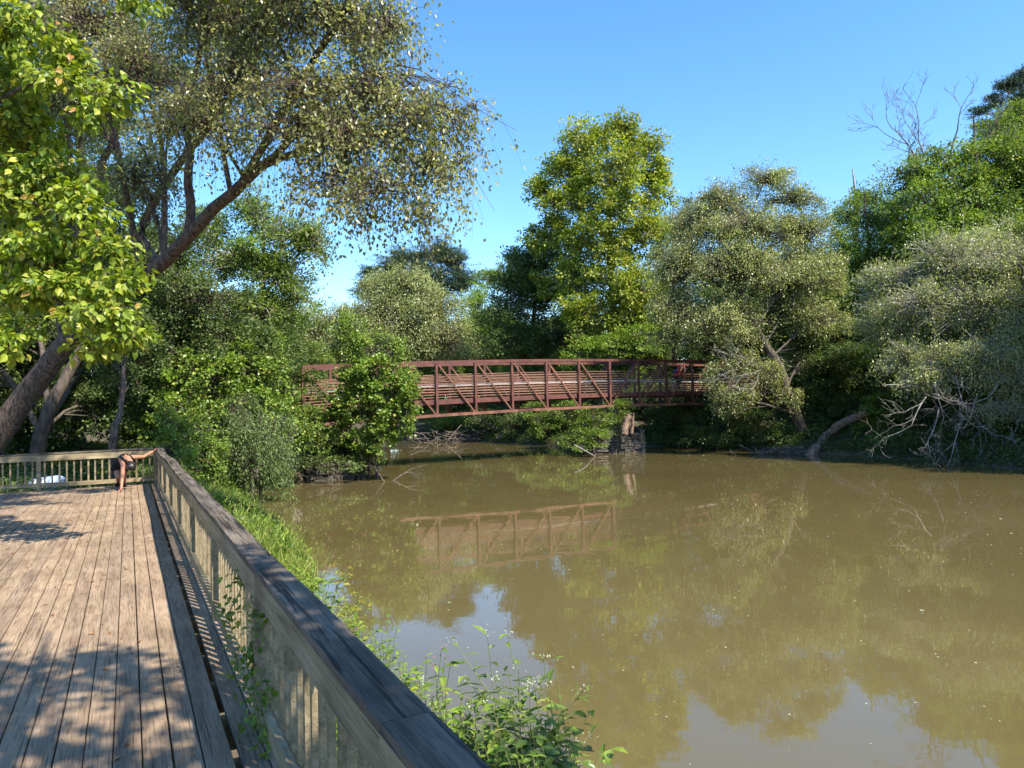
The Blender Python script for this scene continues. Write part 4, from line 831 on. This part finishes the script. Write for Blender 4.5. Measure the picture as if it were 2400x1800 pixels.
# --- ground cover (nobody could count it)
def scatter(name, pos, leafmat, leaf, wr=0.6, shape='rhomb', upw=0.5, hgt=0.3):
    z = ground_z(pos); keep = (z > -0.03) & ~((pos @ DV[:2] < 20.75) & (pos @ DN[:2] < .95)); pos = pos[keep]; z = z[keep]; n = len(pos)
    p = np.column_stack([pos, z + rng.random(n) ** 1.5 * hgt])
    ax = nrm(rng.normal(size=(n, 3)) * np.array([1, 1, .5]) + np.array([0, 0, upw])); nn = nrm(rng.normal(size=(n, 3)) * .6 + np.array([0, 0, .7]))
    o = mesh_obj(name, leaves(p, ax, nn, leaf * rng.uniform(.6, 1.4, n), wr, shape), MF[leafmat]); return tag(o, kind='stuff')
def along(poly, n, dmax, a=0, b_=None):
    poly = poly[a:b_]; sl_ = np.linalg.norm(np.diff(poly, axis=0), axis=1); cs = np.concatenate([[0], np.cumsum(sl_)])
    t = rng.random(n) * cs[-1]; i = np.clip(np.searchsorted(cs, t) - 1, 0, len(sl_) - 1); f = ((t - cs[i]) / sl_[i])[:, None]
    q = poly[i] * (1 - f) + poly[i + 1] * f; d = nrm(poly[i + 1] - poly[i]); nn = np.column_stack([-d[:, 1], d[:, 0]])
    return q + nn * (rng.random(n) ** 1.3 * dmax)[:, None]
scatter('ground_cover', along(far_bank, 100000, 9.0, 2, 14), 'dark', 0.12, .7, hgt=.5)
scatter('ground_cover', along(near_bank, 46000, 7.0, 7, 13), 'dark', 0.11, .7, hgt=.4)
scatter('ground_cover', np.column_stack([rng.uniform(-24, -7, 40000), rng.uniform(17, 34, 40000)]), 'dark', 0.10, .7, hgt=.35)
tag(bpy.data.objects['ground_cover'], 'low leafy ground cover on the far river bank')
tag(bpy.data.objects['ground_cover.001'], 'shaded ground cover along the near bank beyond the deck')
tag(bpy.data.objects['ground_cover.002'], 'dim leafy ground behind the far railing')
# weeds on the slope between the deck and the water
def bankpos(n, v0, v1, u0=.95, u1=2.75): 
    u = rng.uniform(u0, u1, n); v = rng.uniform(v0, v1, n)
    k = np.sin(u * 3.1 + v * 1.9) + np.sin(v * 3.3 - u * 2.2) + np.sin(v * .9 + 1) > rng.uniform(-1.2, 1.0, n); u = u[k]; v = v[k]; return (DN[None] * u[:, None] + DV[None] * v[:, None])[:, :2]
o = scatter('bank_weeds', bankpos(26000, 0.5, 12, .95, 2.2), 'lime', 0.06, .45, hgt=.5, upw=.8); tag(o, 'tangled low bright weeds on the slope beside the railing')
o = scatter('bank_grass', bankpos(12000, 8.0, 24, 1.0, 3.3), 'grass', 0.5, .022, 'blade', 1.9, .2); tag(o, 'tufts of thin light green grass at the water edge')
o = scatter('bank_weeds', bankpos(17000, 7.5, 27, .95, 3.1), 'lime', 0.08, .26, hgt=.7, upw=1.0); tag(o, 'low green weeds on the bank farther along the railing')

# --- individual plants in front
def weed(name, label, base, tops, leafmat, leaf, wr=.22, nl=26, stem_r=.004, flower=None, cat='plant', side=3, fl=14, droop=.5, br=0, shape='oval'):
    """stems from the base to each top, narrow leaves along them, optional flower heads."""
    base = np.array(base, float); root = empty(name, base, 0, label=label, cat=cat)
    SG, LG, FG = [], [], []
    st = []
    for tp in tops:
        tp = np.array(tp, float); b0 = base + np.array([rng.normal() * .05, rng.normal() * .05, 0]); md = (b0 * .55 + tp * .45) + np.array([rng.normal() * .04, rng.normal() * .04, .05])
        st.append((b0, md, tp, stem_r, nl))
        for k in range(br):
            f = rng.uniform(.35, .9); p = b0 * (1 - f) ** 2 + 2 * f * (1 - f) * md + tp * f * f
            l = np.linalg.norm(tp - b0) * rng.uniform(.1, .22); d = nrm(rng.normal(size=3) * np.array([1, 1, .3]) + [0, 0, .7]); st.append((p, p + d * l * .5 + [0, 0, -.01], p + d * l, stem_r * .6, max(5, nl // 3)))
    for b0, md, tp, r, n_ in st:
        t = np.linspace(0, 1, 8)[:, None]; path = b0 * (1 - t) ** 2 + 2 * t * (1 - t) * md + tp * t * t
        SG.append(tubes(path[None], np.linspace(r, r * .4, 8)[None], 5, 0))
        f = np.linspace(.12, 1, n_)[:, None]; p = b0 * (1 - f) ** 2 + 2 * f * (1 - f) * md + tp * f * f
        a = np.arange(n_) * 2.4 + rng.random() * 6; ax = np.column_stack([np.cos(a), np.sin(a), np.full(n_, .45 - droop * .5)]) + rng.normal(size=(n_, 3)) * .2
        LG += leaves(p, ax, np.tile([0, 0, 1.0], (n_, 1)) + rng.normal(size=(n_, 3)) * .25, leaf * rng.uniform(.6, 1.15, n_) * (1.1 - .5 * f[:, 0]), wr, shape)
        if flower and r >= stem_r * .59:
            q = tp + rng.normal(size=(fl, 3)) * np.array([.018, .018, .010]); FG += leaves(q, unit(fl), unit(fl), np.full(fl, .010), .8)
    mesh_obj('stems', SG, STEM, root, smooth=True); mesh_obj('foliage', LG, MF[leafmat], root)
    if FG: mesh_obj('flowers', FG, MF[flower], root)['kind'] = 'stuff'
    return root
def gb(u, v): p = DK(u, v, 0); p[2] = float(ground_z([p[:2]])[0]) - .03; return p
def pt(px, py, Y): return P(px, py, Y)
b1 = gb(1.72, 3.05)
weed('tall_weed', 'tall dark-leaved weed with whitish flower clusters in the right foreground of the railing', b1, [pt(1142, 1487, 3.45), pt(1190, 1486, 3.5), pt(1215, 1560, 3.4), pt(1240, 1600, 3.35), pt(1160, 1590, 3.3), pt(1130, 1640, 3.2)], 'green', .15, .26, 26, flower='white', br=4)
weed('tall_weed', 'spreading weed with loose white heads reaching right over the water', gb(1.85, 2.85), [pt(1275, 1540, 3.3), pt(1300, 1545, 3.35), pt(1285, 1600, 3.2), pt(1250, 1600, 3.25)], 'green', .13, .25, 20, flower='white', br=3)
weed('tall_weed', 'dense dark upright leafy weed at the bottom centre beside the rail', gb(1.6, 2.75), [pt(1180, 1600, 3.15), pt(1150, 1630, 3.1), pt(1200, 1650, 3.1), pt(1165, 1680, 3.0), pt(1215, 1700, 3.0), pt(1130, 1700, 3.0), pt(1190, 1560, 3.2), pt(1240, 1680, 3.0)], 'dark', .115, .40, 34, br=5)
weed('leafy_weed', 'small reddish-flowered plant behind the middle of the railing cap', gb(1.9, 5.0), [pt(1035, 1520, 4.9), pt(1045, 1540, 4.9), pt(1000, 1540, 4.9), pt(1055, 1560, 4.8), pt(1020, 1560, 4.8)], 'lime', .11, .36, 12, flower='pink', br=0, fl=7)
weed('leafy_weed', 'bright upright plant of crowded narrow leaves beside the railing cap', gb(1.75, 6.1), [pt(930, 1470, 6), pt(915, 1490, 6), pt(900, 1500, 5.9), pt(880, 1490, 5.9), pt(925, 1510, 5.9)], 'lime', .10, .28, 26, br=2)
weed('leafy_weed', 'yellow-flowered weed with pale oval leaves standing at the waterside', gb(1.8, 8.6), [pt(780, 1325, 8.6), pt(800, 1345, 8.6), pt(765, 1340, 8.6), pt(820, 1330, 8.6), pt(850, 1410, 8.2), pt(830, 1390, 8.4), pt(870, 1415, 8)], 'lime', .12, .42, 12, flower='yellow', br=3, fl=24)
weed('leafy_weed', 'low yellow-flowered weed just in front of the pale-leaved one', gb(1.9, 7.3), [pt(800, 1440, 7.2), pt(830, 1450, 7.1), pt(780, 1420, 7.3), pt(850, 1470, 7)], 'lime', .10, .35, 14, flower='yellow', br=3, fl=20)
weed('seed_grass', 'single arching seed-headed grass stalk against the water', gb(1.9, 3.9), [pt(1112, 1560, 3.9)], 'grass', .07, .12, 16, stem_r=.002)
for i, (u_, v_, px, py, lab) in enumerate([(1.5, 3.2, 1060, 1680, 'bright clump of leaves hugging the near end of the railing cap'), (1.8, 2.5, 1290, 1660, 'spiky seed-headed weed at the bottom right of the railing'), (1.6, 2.2, 1240, 1730, 'low broad-leaved weed at the bottom edge beside the rail'), (1.5, 2.6, 1150, 1720, 'dense dark-stemmed weed next to the lowest rail section'),
      (1.5, 4.4, 960, 1600, 'short lime-coloured weed peeping over the rail cap'), (2.0, 2.7, 1300, 1720, 'thin drooping weed near the bottom edge over the water')]):
    Yc = (gb(u_, v_))[1] + .05
    weed('bank_weed', lab, gb(u_, v_), [pt(px + dx, py + dy, Yc) for dx, dy in ((0, 0), (-30, 25), (30, 20), (-12, 45), (18, 50), (-45, 60), (45, 70), (0, 90), (-60, 20))], 'vine' if i % 2 else 'green', .12, .42, 22, br=4)
for i, (px, py, v_) in enumerate([(1235, 1770, 2.2), (1185, 1745, 2.5), (1135, 1735, 2.6), (1100, 1700, 2.9), (1060, 1665, 3.1), (1025, 1635, 3.4), (985, 1595, 3.8), (960, 1545, 4.3), (915, 1520, 4.9), (880, 1470, 5.6), (840, 1440, 6.2), (800, 1395, 6.9), (750, 1370, 7.6), (735, 1330, 8.4), (700, 1290, 9.6), (1085, 1640, 3.3)]):
    u_ = random.uniform(1.35, 1.6); b0 = gb(u_, v_); Yc = b0[1]
    nth = ('nearest', 'second', 'third', 'fourth', 'fifth', 'sixth', 'seventh', 'eighth', 'ninth', 'tenth', 'eleventh', 'twelfth', 'thirteenth', 'fourteenth', 'farthest', 'tallest near')[i]
    w_ = weed('leafy_weed', '%s lime-green weed in the row crowding the river side of the rail cap' % nth, b0, [pt(px + rng.normal() * 26, py + abs(rng.normal()) * 22, Yc + rng.normal() * .08) for _ in range(9)], ('lime', 'lime', 'vine')[i % 3], (.085, .11, .07)[i % 3], (.30, .38, .26)[i % 3], 26, br=3, stem_r=.003)
    w_['group'] = 'weeds crowding the rail cap'
# taller weeds farther down the bank: group
for i, (px, py, Y) in enumerate([(545, 1175, 16), (565, 1190, 15.5), (610, 1185, 15), (580, 1215, 14), (645, 1200, 14.5), (690, 1215, 14), (620, 1250, 12.5), (660, 1290, 11.5), (690, 1330, 11), (640, 1240, 13), (560, 1160, 17)]):
    tp = P(px, py, Y); u_ = float(tp[:2] @ DN[:2]); 
    b0 = np.array([tp[0], tp[1], float(ground_z([tp[:2]])[0]) - .03])
    w_ = weed('goldenrod', '%s goldenrod stalk on the bank %s' % (('tall', 'leafy', 'feathery', 'slim')[i % 4], ('nearest the far railing', 'just past the first tall stalk', 'with drooping tip by the water', 'low beside the railing', 'leaning over the water', 'farthest out over the water', 'in the middle of the grass', 'near the grass tuft', 'closest to the camera in the grass', 'behind the grass tuft', 'tallest at the railing corner')[i]), b0,
         [tp, tp + [.12, 0, -.1], tp + [-.12, .05, -.08], tp + [.05, -.1, -.2]], 'lime' if i % 3 else 'grass', .13, .16, 26, br=1)
    w_['group'] = 'goldenrod stalks on the bank'
# vines on the railing
def vine(label, v, z0, z1, n=60):
    base = DK(.60, v, DECK); root = empty('railing_vine', base, 0, label=label, cat='vine')
    t = np.linspace(0, 1, 14); path = np.column_stack([np.zeros(14), np.zeros(14), DECK + z0 + (z1 - z0) * t]) + (DN[None] * (.595 + .03 * np.sin(t * 9))[:, None] + DV[None] * (v + .09 * np.sin(t * 6 + v))[:, None])
    i = rng.integers(0, 14, n); p = path[i] + rng.normal(size=(n, 3)) * .045
    mesh_obj('stems', [tubes(path[None], np.full((1, 14), .004), 5)], STEM, root, smooth=True)
    ax = nrm(rng.normal(size=(n, 3)) * .6 - DN * .3 + np.array([0, 0, -.4])); mesh_obj('foliage', leaves(p, ax, nrm(rng.normal(size=(n, 3)) * .4 - DN * .6 + np.array([0, 0, .6])), rng.uniform(.028, .058, n), .6, 'oval'), MF['green'], root)
vine('leafy vine twining round the railing post nearest the camera', 4.25, .02, .62, 150)
vine('second vine climbing the balusters beyond the nearest post', 5.05, .05, .68, 110)
vine('short vine tuft at the foot of the nearest railing bay', 3.95, .0, .34, 90)

# --- fallen leaves and floating flecks
n = 420; u_ = rng.uniform(-4.5, .35, n); v_ = rng.uniform(2, 20, n) ** 1.0
p = DN[None] * u_[:, None] + DV[None] * v_[:, None] + np.array([0, 0, DECK + .008])
ax = unit(n); ax[:, 2] *= .12; nn = np.tile([0, 0, 1.0], (n, 1)) + rng.normal(size=(n, 3)) * .15
tag(mesh_obj('fallen_leaves', leaves(p, ax, nn, rng.uniform(.025, .065, n), .5, 'oval', .5), MF['dry']), 'small brown leaves scattered over the deck boards', kind='stuff')
n = 900; X = rng.uniform(-6, 16, n); Y = 5 + rng.random(n) ** 1.4 * 36
q = np.column_stack([X, Y]); q = q[in_poly(q, np.vstack([near_bank, far_bank]))]; n = len(q)
p = np.column_stack([q, np.full(n, .004)]); ax = unit(n); ax[:, 2] = 0; nn = np.tile([0, 0, 1.0], (n, 1))
sz = rng.uniform(.012, .03, n) * (1 + q[:, 1] * .03); big = rng.random(n) < .03; sz[big] = rng.uniform(.05, .10, big.sum())
tag(mesh_obj('floating_flecks', leaves(p, ax, nn, sz, .7, 'oval', .05), MF['white']), 'pale leaf flecks and foam specks floating on the river', kind='stuff')

# ------------------------------------------------------------------ white barrel behind the far railing
BAR = plain('white_plastic', (.62, .68, .80), .35, .5, 0, .06)
bc = P(108, 1140, 21.3); bd = nrm(P(156, 1128, 21.0) - P(60, 1142, 21.6)); bl = .62
t = np.array([0, .02, .06, .10, .12, .14, .34, .36, .38, .62, .64, .66, .86, .88, .90, .95, .99, 1.0]); rr_ = np.array([.02, .20, .25, .262, .275, .262, .265, .28, .265, .265, .28, .265, .262, .275, .262, .25, .19, .02])
pth = bc[None] + bd[None] * ((t - .5) * 2 * bl)[:, None]
brl = empty('plastic_barrel', (bc[0], bc[1], bc[2] - .27), 0, label='white plastic barrel lying on its side on the ground behind the far railing', cat='barrel')
mesh_obj('body', [tubes(pth[None], rr_[None], 28)], BAR, brl, smooth=True)
e_ = pth[-1]; s1 = nrm(np.cross(bd, [0, 0, 1.0])); s2 = np.cross(s1, bd)
mesh_obj('bung', [tubes(np.array([[e_ + s2 * .13 - bd * .02, e_ + s2 * .13 + bd * .02, e_ + s2 * .13 + bd * .021]]), np.array([[.035, .035, .001]]), 12)], BAR, brl, smooth=True)

# ------------------------------------------------------------------ people
SKIN = plain('skin', (.38, .19, .12), .5, .4, 0, .06); BLACK = plain('black_cloth', (.014, .014, .018), .8, .2); HAIR = plain('black_hair', (.010, .009, .009), .45, .5)
PINK = plain('pink_print', (.60, .06, .10), .7); SHOE = plain('black_shoe', (.02, .02, .02), .6); RED = plain('red_jacket', (.80, .03, .025), .7); BLUE = plain('blue_backpack', (.02, .05, .13), .8)
def capsule(p, q, r1, r2, nseg=7, sides=14):
    p = np.array(p, float); q = np.array(q, float); d = q - p; L_ = np.linalg.norm(d) + 1e-9; d = d / L_
    t = []; r = []
    for a in np.linspace(-90, 0, 6)[:-1]: t.append(r1 * math.sin(R(a))); r.append(max(r1 * math.cos(R(a)), .0008))
    for a in np.linspace(0, 1, nseg): t.append(a * L_); r.append(r1 + (r2 - r1) * a)
    for a in np.linspace(0, 90, 6)[1:]: t.append(L_ + r2 * math.sin(R(a))); r.append(max(r2 * math.cos(R(a)), .0008))
    path = p[None] + d[None] * np.array(t)[:, None]
    v, f, k = tubes(path[None], np.array(r)[None], sides); n = len(v)
    caps = np.array([list(range(sides))[::-1], list(range(n - sides, n))])
    return [(v, f, 0), (v, caps, 0)]
def ellips(c, ax, n=20):
    """ellipsoid; ax = three half-axis vectors"""
    a = np.linspace(-90, 90, n // 2); V = []
    for lat in a:
        for lo in range(n):
            V.append(c + ax[0] * math.cos(R(lat)) * math.cos(lo / n * 6.2832) + ax[1] * math.cos(R(lat)) * math.sin(lo / n * 6.2832) + ax[2] * math.sin(R(lat)))
    m_ = len(a); F = [[i * n + j_, i * n + (j_ + 1) % n, (i + 1) * n + (j_ + 1) % n, (i + 1) * n + j_] for i in range(m_ - 1) for j_ in range(n)]
    return [(np.array(V), np.array(F), 0)]
def fuse(name, geo, matl, parent, voxel=.008, smooth=6):
    """one continuous skin over overlapping volumes"""
    t_ = mesh_obj(name, geo, matl); bm_ = t_.modifiers.new('r', 'REMESH'); bm_.mode = 'VOXEL'; bm_.voxel_size = voxel
    if smooth: sm_ = t_.modifiers.new('s', 'SMOOTH'); sm_.factor = .5; sm_.iterations = smooth
    dg = bpy.context.evaluated_depsgraph_get(); m2 = bpy.data.meshes.new_from_object(t_.evaluated_get(dg)); bpy.data.objects.remove(t_)
    n = len(m2.vertices); v = np.empty(n * 3); m2.vertices.foreach_get('co', v); v = v.reshape(-1, 3)
    m2.transform(parent_matrix(parent).inverted()); m2.materials.clear(); m2.materials.append(matl); m2.polygons.foreach_set('use_smooth', np.ones(len(m2.polygons), bool))
    q = bpy.data.objects.new(name, m2); COL.objects.link(q); q.parent = parent
    return q, v
def bone_of(v, bones):
    best = np.full(len(v), 1e9); idx = np.zeros(len(v), int); tt = np.zeros(len(v))
    for i, (p, q, r1, r2) in enumerate(bones):
        p = np.array(p); d = np.array(q) - p; t = np.clip((v - p) @ d / (d @ d), 0, 1); ds = np.linalg.norm(v - (p + t[:, None] * d), axis=1) - (r1 + (r2 - r1) * t)
        m_ = ds < best; best[m_] = ds[m_]; idx[m_] = i; tt[m_] = t[m_]
    return idx, tt
def garment(name, body, v, sel, off, matl, parent):
    """a shell over the selected part of the body"""
    me = body.data; me.calc_loop_triangles(); nv = len(me.vertices); no = np.empty(nv * 3); me.vertices.foreach_get('normal', no); no = no.reshape(-1, 3)
    F = np.array([p.vertices[:] for p in me.polygons if len(p.vertices) == 4]); keep = sel[F].all(1); F = F[keep]
    if len(F) == 0: return None
    u_, inv = np.unique(F, return_inverse=True); F2 = inv.reshape(F.shape)
    Rm = np.array(parent_matrix(body.parent))[:3, :3]; nw = no[u_] @ Rm.T
    cnt = np.zeros(len(u_)); vo = v[u_] + nw * off; vi = v[u_] - nw * .002
    E_ = np.sort(np.concatenate([F2[:, [0, 1]], F2[:, [1, 2]], F2[:, [2, 3]], F2[:, [3, 0]]]), 1); ue, ct = np.unique(E_, axis=0, return_counts=True); be = ue[ct == 1]
    rim = np.column_stack([be[:, 0], be[:, 1], be[:, 1] + len(u_), be[:, 0] + len(u_)])
    return mesh_obj(name, [(np.vstack([vo, vi]), np.vstack([F2, rim]), 0)], matl, parent, smooth=True)
def fingers(W_, Hc, dirn, palm_n, spreadv, ground_z_=None):
    dirn = nrm(np.array(dirn, float)); palm_n = nrm(np.array(palm_n, float)); spreadv = nrm(np.array(spreadv, float)); g = []
    g += capsule(W_, Hc, .026, .030) + capsule(Hc - spreadv * .022, Hc + spreadv * .022, .021, .019)
    for off, ln, sp in [(-.034, .070, -.30), (-.012, .080, -.08), (.011, .076, .10), (.033, .060, .32)]:
        b0 = Hc + spreadv * off + dirn * .012; d1 = nrm(dirn + spreadv * sp); k1 = b0 + d1 * ln * .5 + palm_n * .008; k2 = b0 + d1 * ln * .8 + palm_n * .002; k3 = b0 + d1 * ln - palm_n * .010
        g += capsule(b0, k1, .0105, .0095, 3, 8) + capsule(k1, k2, .0095, .009, 3, 8) + capsule(k2, k3, .009, .0075, 3, 8)
    d1 = nrm(dirn * .55 - spreadv); b0 = W_ * .5 + Hc * .5 - spreadv * .02
    g += capsule(b0, b0 + d1 * .04, .013, .011, 3, 8) + capsule(b0 + d1 * .04, b0 + d1 * .07 + dirn * .012, .011, .009, 3, 8)
    return g
def zc(x, y): return (240 + x / 12.29, 1030 + y / 12.29)
def Z(x, y, Y): return P(*zc(x, y), Y)
per = empty('person', G(285, 1146, DECK), 0, label='person in black tank top bending over with one hand on the deck corner railing', cat='person')
hip = Z(470, 745, 17.35); wst = Z(520, 640, 17.2); chs = Z(640, 560, 17.05); shl = Z(730, 560, 17.0); nck = Z(790, 620, 16.9); hd = Z(835, 740, 16.85)
RS = Z(590, 680, 16.95); RE = Z(585, 950, 16.75); RW = Z(555, 1330, 16.5); RH = Z(535, 1395, 16.46)
LS = Z(840, 520, 17.1); LE = Z(1180, 500, 17.4); LW = Z(1470, 340, 17.7); LH = Z(1560, 275, 17.78)
def floorpt(x, y): return G(*zc(x, y), DECK)
f1 = floorpt(460, 1345); f2 = floorpt(640, 1350)
K1 = Z(450, 1060, 17.2); K2 = Z(610, 1050, 17.35)
H1 = hip + [-.06, 0, -.06]; H2 = hip + [.10, .05, -.05]
A1 = f1 + [0, 0, .09]; A2 = f2 + [0, 0, .09]
sp = nrm(shl - hip)
bones = [(H1, H2, .105, .105), (hip, wst, .125, .112), (wst, chs, .112, .125), (chs, shl, .125, .085), (chs, RS, .09, .062), (shl, LS, .08, .060),
         (RS, RE, .056, .043), (RE, RW, .044, .027), (LS, LE, .054, .041), (LE, LW, .042, .026),
         (H1, K1, .092, .058), (K1, A1, .058, .036), (H2, K2, .092, .058), (K2, A2, .058, .036), (shl, nck, .062, .055), (nck, hd, .055, .07)]
g = []
for b_ in bones: g += capsule(*b_)
ha = nrm(hd - nck); hs_ = nrm(np.cross(ha, [0, 1, 0])); hf = np.cross(ha, hs_)                   # crown axis, ear axis, face axis
if hf[2] > 0: hf = -hf
hcn = hd + ha * .02
g += ellips(hcn, [hs_ * .076, hf * .094, ha * .115]) + ellips(hcn + hf * .055 - ha * .07, [hs_ * .045, hf * .04, ha * .05]) + capsule(hcn + hf * .088 - ha * .0, hcn + hf * .108 - ha * .03, .010, .013, 3, 8)
for q in (-1, 1): g += ellips(hcn + hs_ * .078 * q - ha * .01, [hs_ * .012, hf * .020, ha * .032], 10)
hc = RH.copy(); hc[2] = DECK + .05
g += fingers(RW, hc, np.array([-.45, -.35, -.42]), np.array([0, -.3, .95]), np.array([-.7, .75, 0]))
g += fingers(LW, LH, np.array([.80, .1, .12]), np.array([0, 0, 1.0]), np.array([.1, .95, 0]))
for A_, f in ((A1, f1), (A2, f2)): g += capsule(A_, f + [0, .02, .05], .036, .04) + capsule(f + [0, .02, .045], f + [.02, -.14, .032], .04, .03)
body, bv_ = fuse('body', g, SKIN, per, .0065, 5)
bi, bt_ = bone_of(bv_, bones + [(A1, f1 + [0, -.1, .02], .036, .03), (A2, f2 + [0, -.1, .02], .036, .03), (RW, hc, .03, .05), (LW, LH, .03, .05), (hcn - ha * .05, hcn + ha * .05, .09, .09)])
up_ = (bv_ - chs) @ nrm(np.cross(sp, [0, 1, 0])); ax_ = (bv_ - hip) @ sp; lt = (bv_ - chs)[:, 1]
torso = np.isin(bi, [1, 2]) | ((bi == 3) & (bt_ < .75)) | (bi == 0)
side_v = nrm(LS - RS); sd2 = (bv_ - (RS + LS) / 2) @ side_v; al = (bv_ - wst) @ sp; Lc = np.linalg.norm(shl - wst)
strap = (np.abs(np.abs(sd2) - .075 * (al / Lc)) < .028) & (al > Lc * .45) & np.isin(bi, [3, 4, 5, 2, 14])
top = (np.isin(bi, [1, 2]) & (al < Lc * .55)) | strap | (np.isin(bi, [2, 3]) & (np.abs(sd2) < .03) & (al < Lc * 1.0))
garment('tank_top', body, bv_, top, .008, BLACK, per)
garment('shirt_print', body, bv_, top & (np.abs(al - Lc * .35) < .055) & (np.abs(sd2 - .08) < .05) & (bv_[:, 2] > chs[2]), .012, PINK, per)
garment('shorts', body, bv_, np.isin(bi, [0]) | ((bi == 1) & (bt_ < .35)) | (np.isin(bi, [10, 12]) & (bt_ < .50)), .014, BLACK, per)
hg = ellips(hcn + ha * .012 - hf * .012, [hs_ * .092, hf * .096, ha * .122], 26) + ellips(hcn - hf * .045 - ha * .03, [hs_ * .075, hf * .06, ha * .09], 20) + ellips(hcn - hf * .09 + ha * .05, [hs_ * .045, hf * .045, ha * .045], 14)
hr, _ = fuse('hair', hg, HAIR, per, .012, 3)
for A_, f in ((A1, f1), (A2, f2)):
    fuse('shoe', capsule(f + [0, .05, .045], f + [.01, -.06, .042], .045, .046) + capsule(f + [.01, -.06, .042], f + [.02, -.15, .034], .046, .034), SHOE, per, .01, 3)

# cyclist on the bridge
def fz(k): return zt(k) - HT + FL
kc = 7.95; O = BP(kc, .42, fz(kc))
def C(a, b_, z): return O + BE * a + BW * b_ + np.array([0, 0, z])
bk = empty('bicycle', O, math.atan2(BE[1], BE[0]), label='dark bicycle ridden along the footbridge deck', cat='bicycle')
th = np.linspace(0, 2 * np.pi, 29)
for a in (-.52, .52):
    wl_ = mesh_obj('wheel', [tubes(np.array([[C(a + .33 * math.cos(t), 0, .34 + .33 * math.sin(t)) for t in th]]), np.full((1, 29), .019), 6)], DARKM, bk, smooth=True)
    wl_2 = mesh_obj('spokes', [tubes(np.array([[C(a, 0, .34), C(a + .32 * math.cos(t), 0, .34 + .32 * math.sin(t))] for t in th[:-1:2]]), np.full((14, 2), .003), 3)], ALU, bk)
def tb(*q, r=.016): return tubes(np.array([q]), np.full((1, len(q)), r), 6)
mesh_obj('frame', [tb(C(-.52, 0, .34), C(-.05, 0, .30)), tb(C(-.05, 0, .30), C(-.18, 0, .85)), tb(C(-.52, 0, .34), C(-.17, 0, .8)), tb(C(-.05, 0, .30), C(.36, 0, .78)), tb(C(-.16, 0, .8), C(.34, 0, .84)), tb(C(.34, 0, .9), C(.38, 0, .7), C(.52, 0, .34))], ALU, bk, smooth=True)
mesh_obj('saddle', [bar(C(-.32, 0, .91), C(-.06, 0, .92), .12, .05)], DARKM, bk)
mesh_obj('handlebar', [tb(C(.34, 0, .88), C(.36, 0, 1.0)), tb(C(.36, -.28, 1.02), C(.40, 0, 1.0), C(.36, .28, 1.02))], DARKM, bk, smooth=True)
rd_ = empty('person', O, math.atan2(BE[1], BE[0]), label='cyclist in red jacket with dark blue backpack riding over the bridge', cat='person')
hp = C(-.18, 0, 1.02); ch = C(.05, 0, 1.42); nk = C(.14, 0, 1.58); hh_ = C(.20, 0, 1.72)
S5, E5, W5 = (C(.06, -.18, 1.45), C(.06, .18, 1.45)), (C(.22, -.25, 1.22), C(.22, .25, 1.22)), (C(.36, -.25, 1.07), C(.36, .25, 1.07))
KN, FT = (C(.14, -.11, .70), C(.2, .11, .86)), (C(-.02, -.11, .30), C(.0, .11, .48))
bones = [(hp, C(-.08, 0, 1.2), .125, .115), (C(-.08, 0, 1.2), ch, .115, .13), (ch, nk, .11, .055), (ch, S5[0], .09, .06), (ch, S5[1], .09, .06), (S5[0], E5[0], .055, .042), (S5[1], E5[1], .055, .042), (E5[0], W5[0], .042, .028), (E5[1], W5[1], .042, .028),
         (C(-.14, -.09, 1.0), KN[0], .09, .058), (C(-.14, .09, 1.0), KN[1], .09, .058), (KN[0], FT[0], .056, .038), (KN[1], FT[1], .056, .038), (nk, hh_, .055, .06)]
g = []
for b_ in bones: g += capsule(*b_)
g += ellips(hh_ + [0, 0, .02], [BE * .095, BW * .076, np.array([0, 0, .115])]) + capsule(hh_ + BE * .09, hh_ + BE * .11 - [0, 0, .03], .010, .013, 3, 8)
for q in (0, 1): g += fingers(W5[q], C(.39, -.27 if q == 0 else .27, 1.05), BE * .8 + np.array([0, 0, -.5]), np.array([0, 0, 1.0]), BW) + capsule(FT[q], FT[q] + BE * .14 - [0, 0, .05], .04, .03)
b2, v2 = fuse('body', g, SKIN, rd_, .008, 4)
i2, t2 = bone_of(v2, bones + [(hh_, hh_ + [0, 0, .05], .09, .09)])
garment('jacket', b2, v2, np.isin(i2, [1, 2, 3, 4, 5, 6, 7, 8]) & ~((i2 == 2) & (t2 > .8)) | ((i2 == 0) & (t2 > .2)), .018, RED, rd_)
garment('trousers', b2, v2, np.isin(i2, [9, 10, 11, 12]) | ((i2 == 0) & (t2 <= .25)), .012, BLACK, rd_)
fuse('helmet', ellips(hh_ + [0, 0, .055], [BE * .118, BW * .095, np.array([0, 0, .10])]), RED, rd_, .012, 3)
bpk = empty('backpack', C(-.2, 0, 1.35), 0, label='dark blue backpack on the back of the red-jacketed cyclist', cat='backpack')
bd3 = nrm(C(.05, 0, 1.42) - C(-.08, 0, 1.2)); bn = np.cross(BW, bd3); bn = -bn if bn @ BE > 0 else bn; bc3 = C(-.02, 0, 1.32) + bn * .19
fuse('main_bag', ellips(bc3, [BW * .15, bn * .09, bd3 * .22]) + ellips(bc3 + bn * .06 - bd3 * .07, [BW * .11, bn * .06, bd3 * .10]), BLUE, bpk, .015, 2)
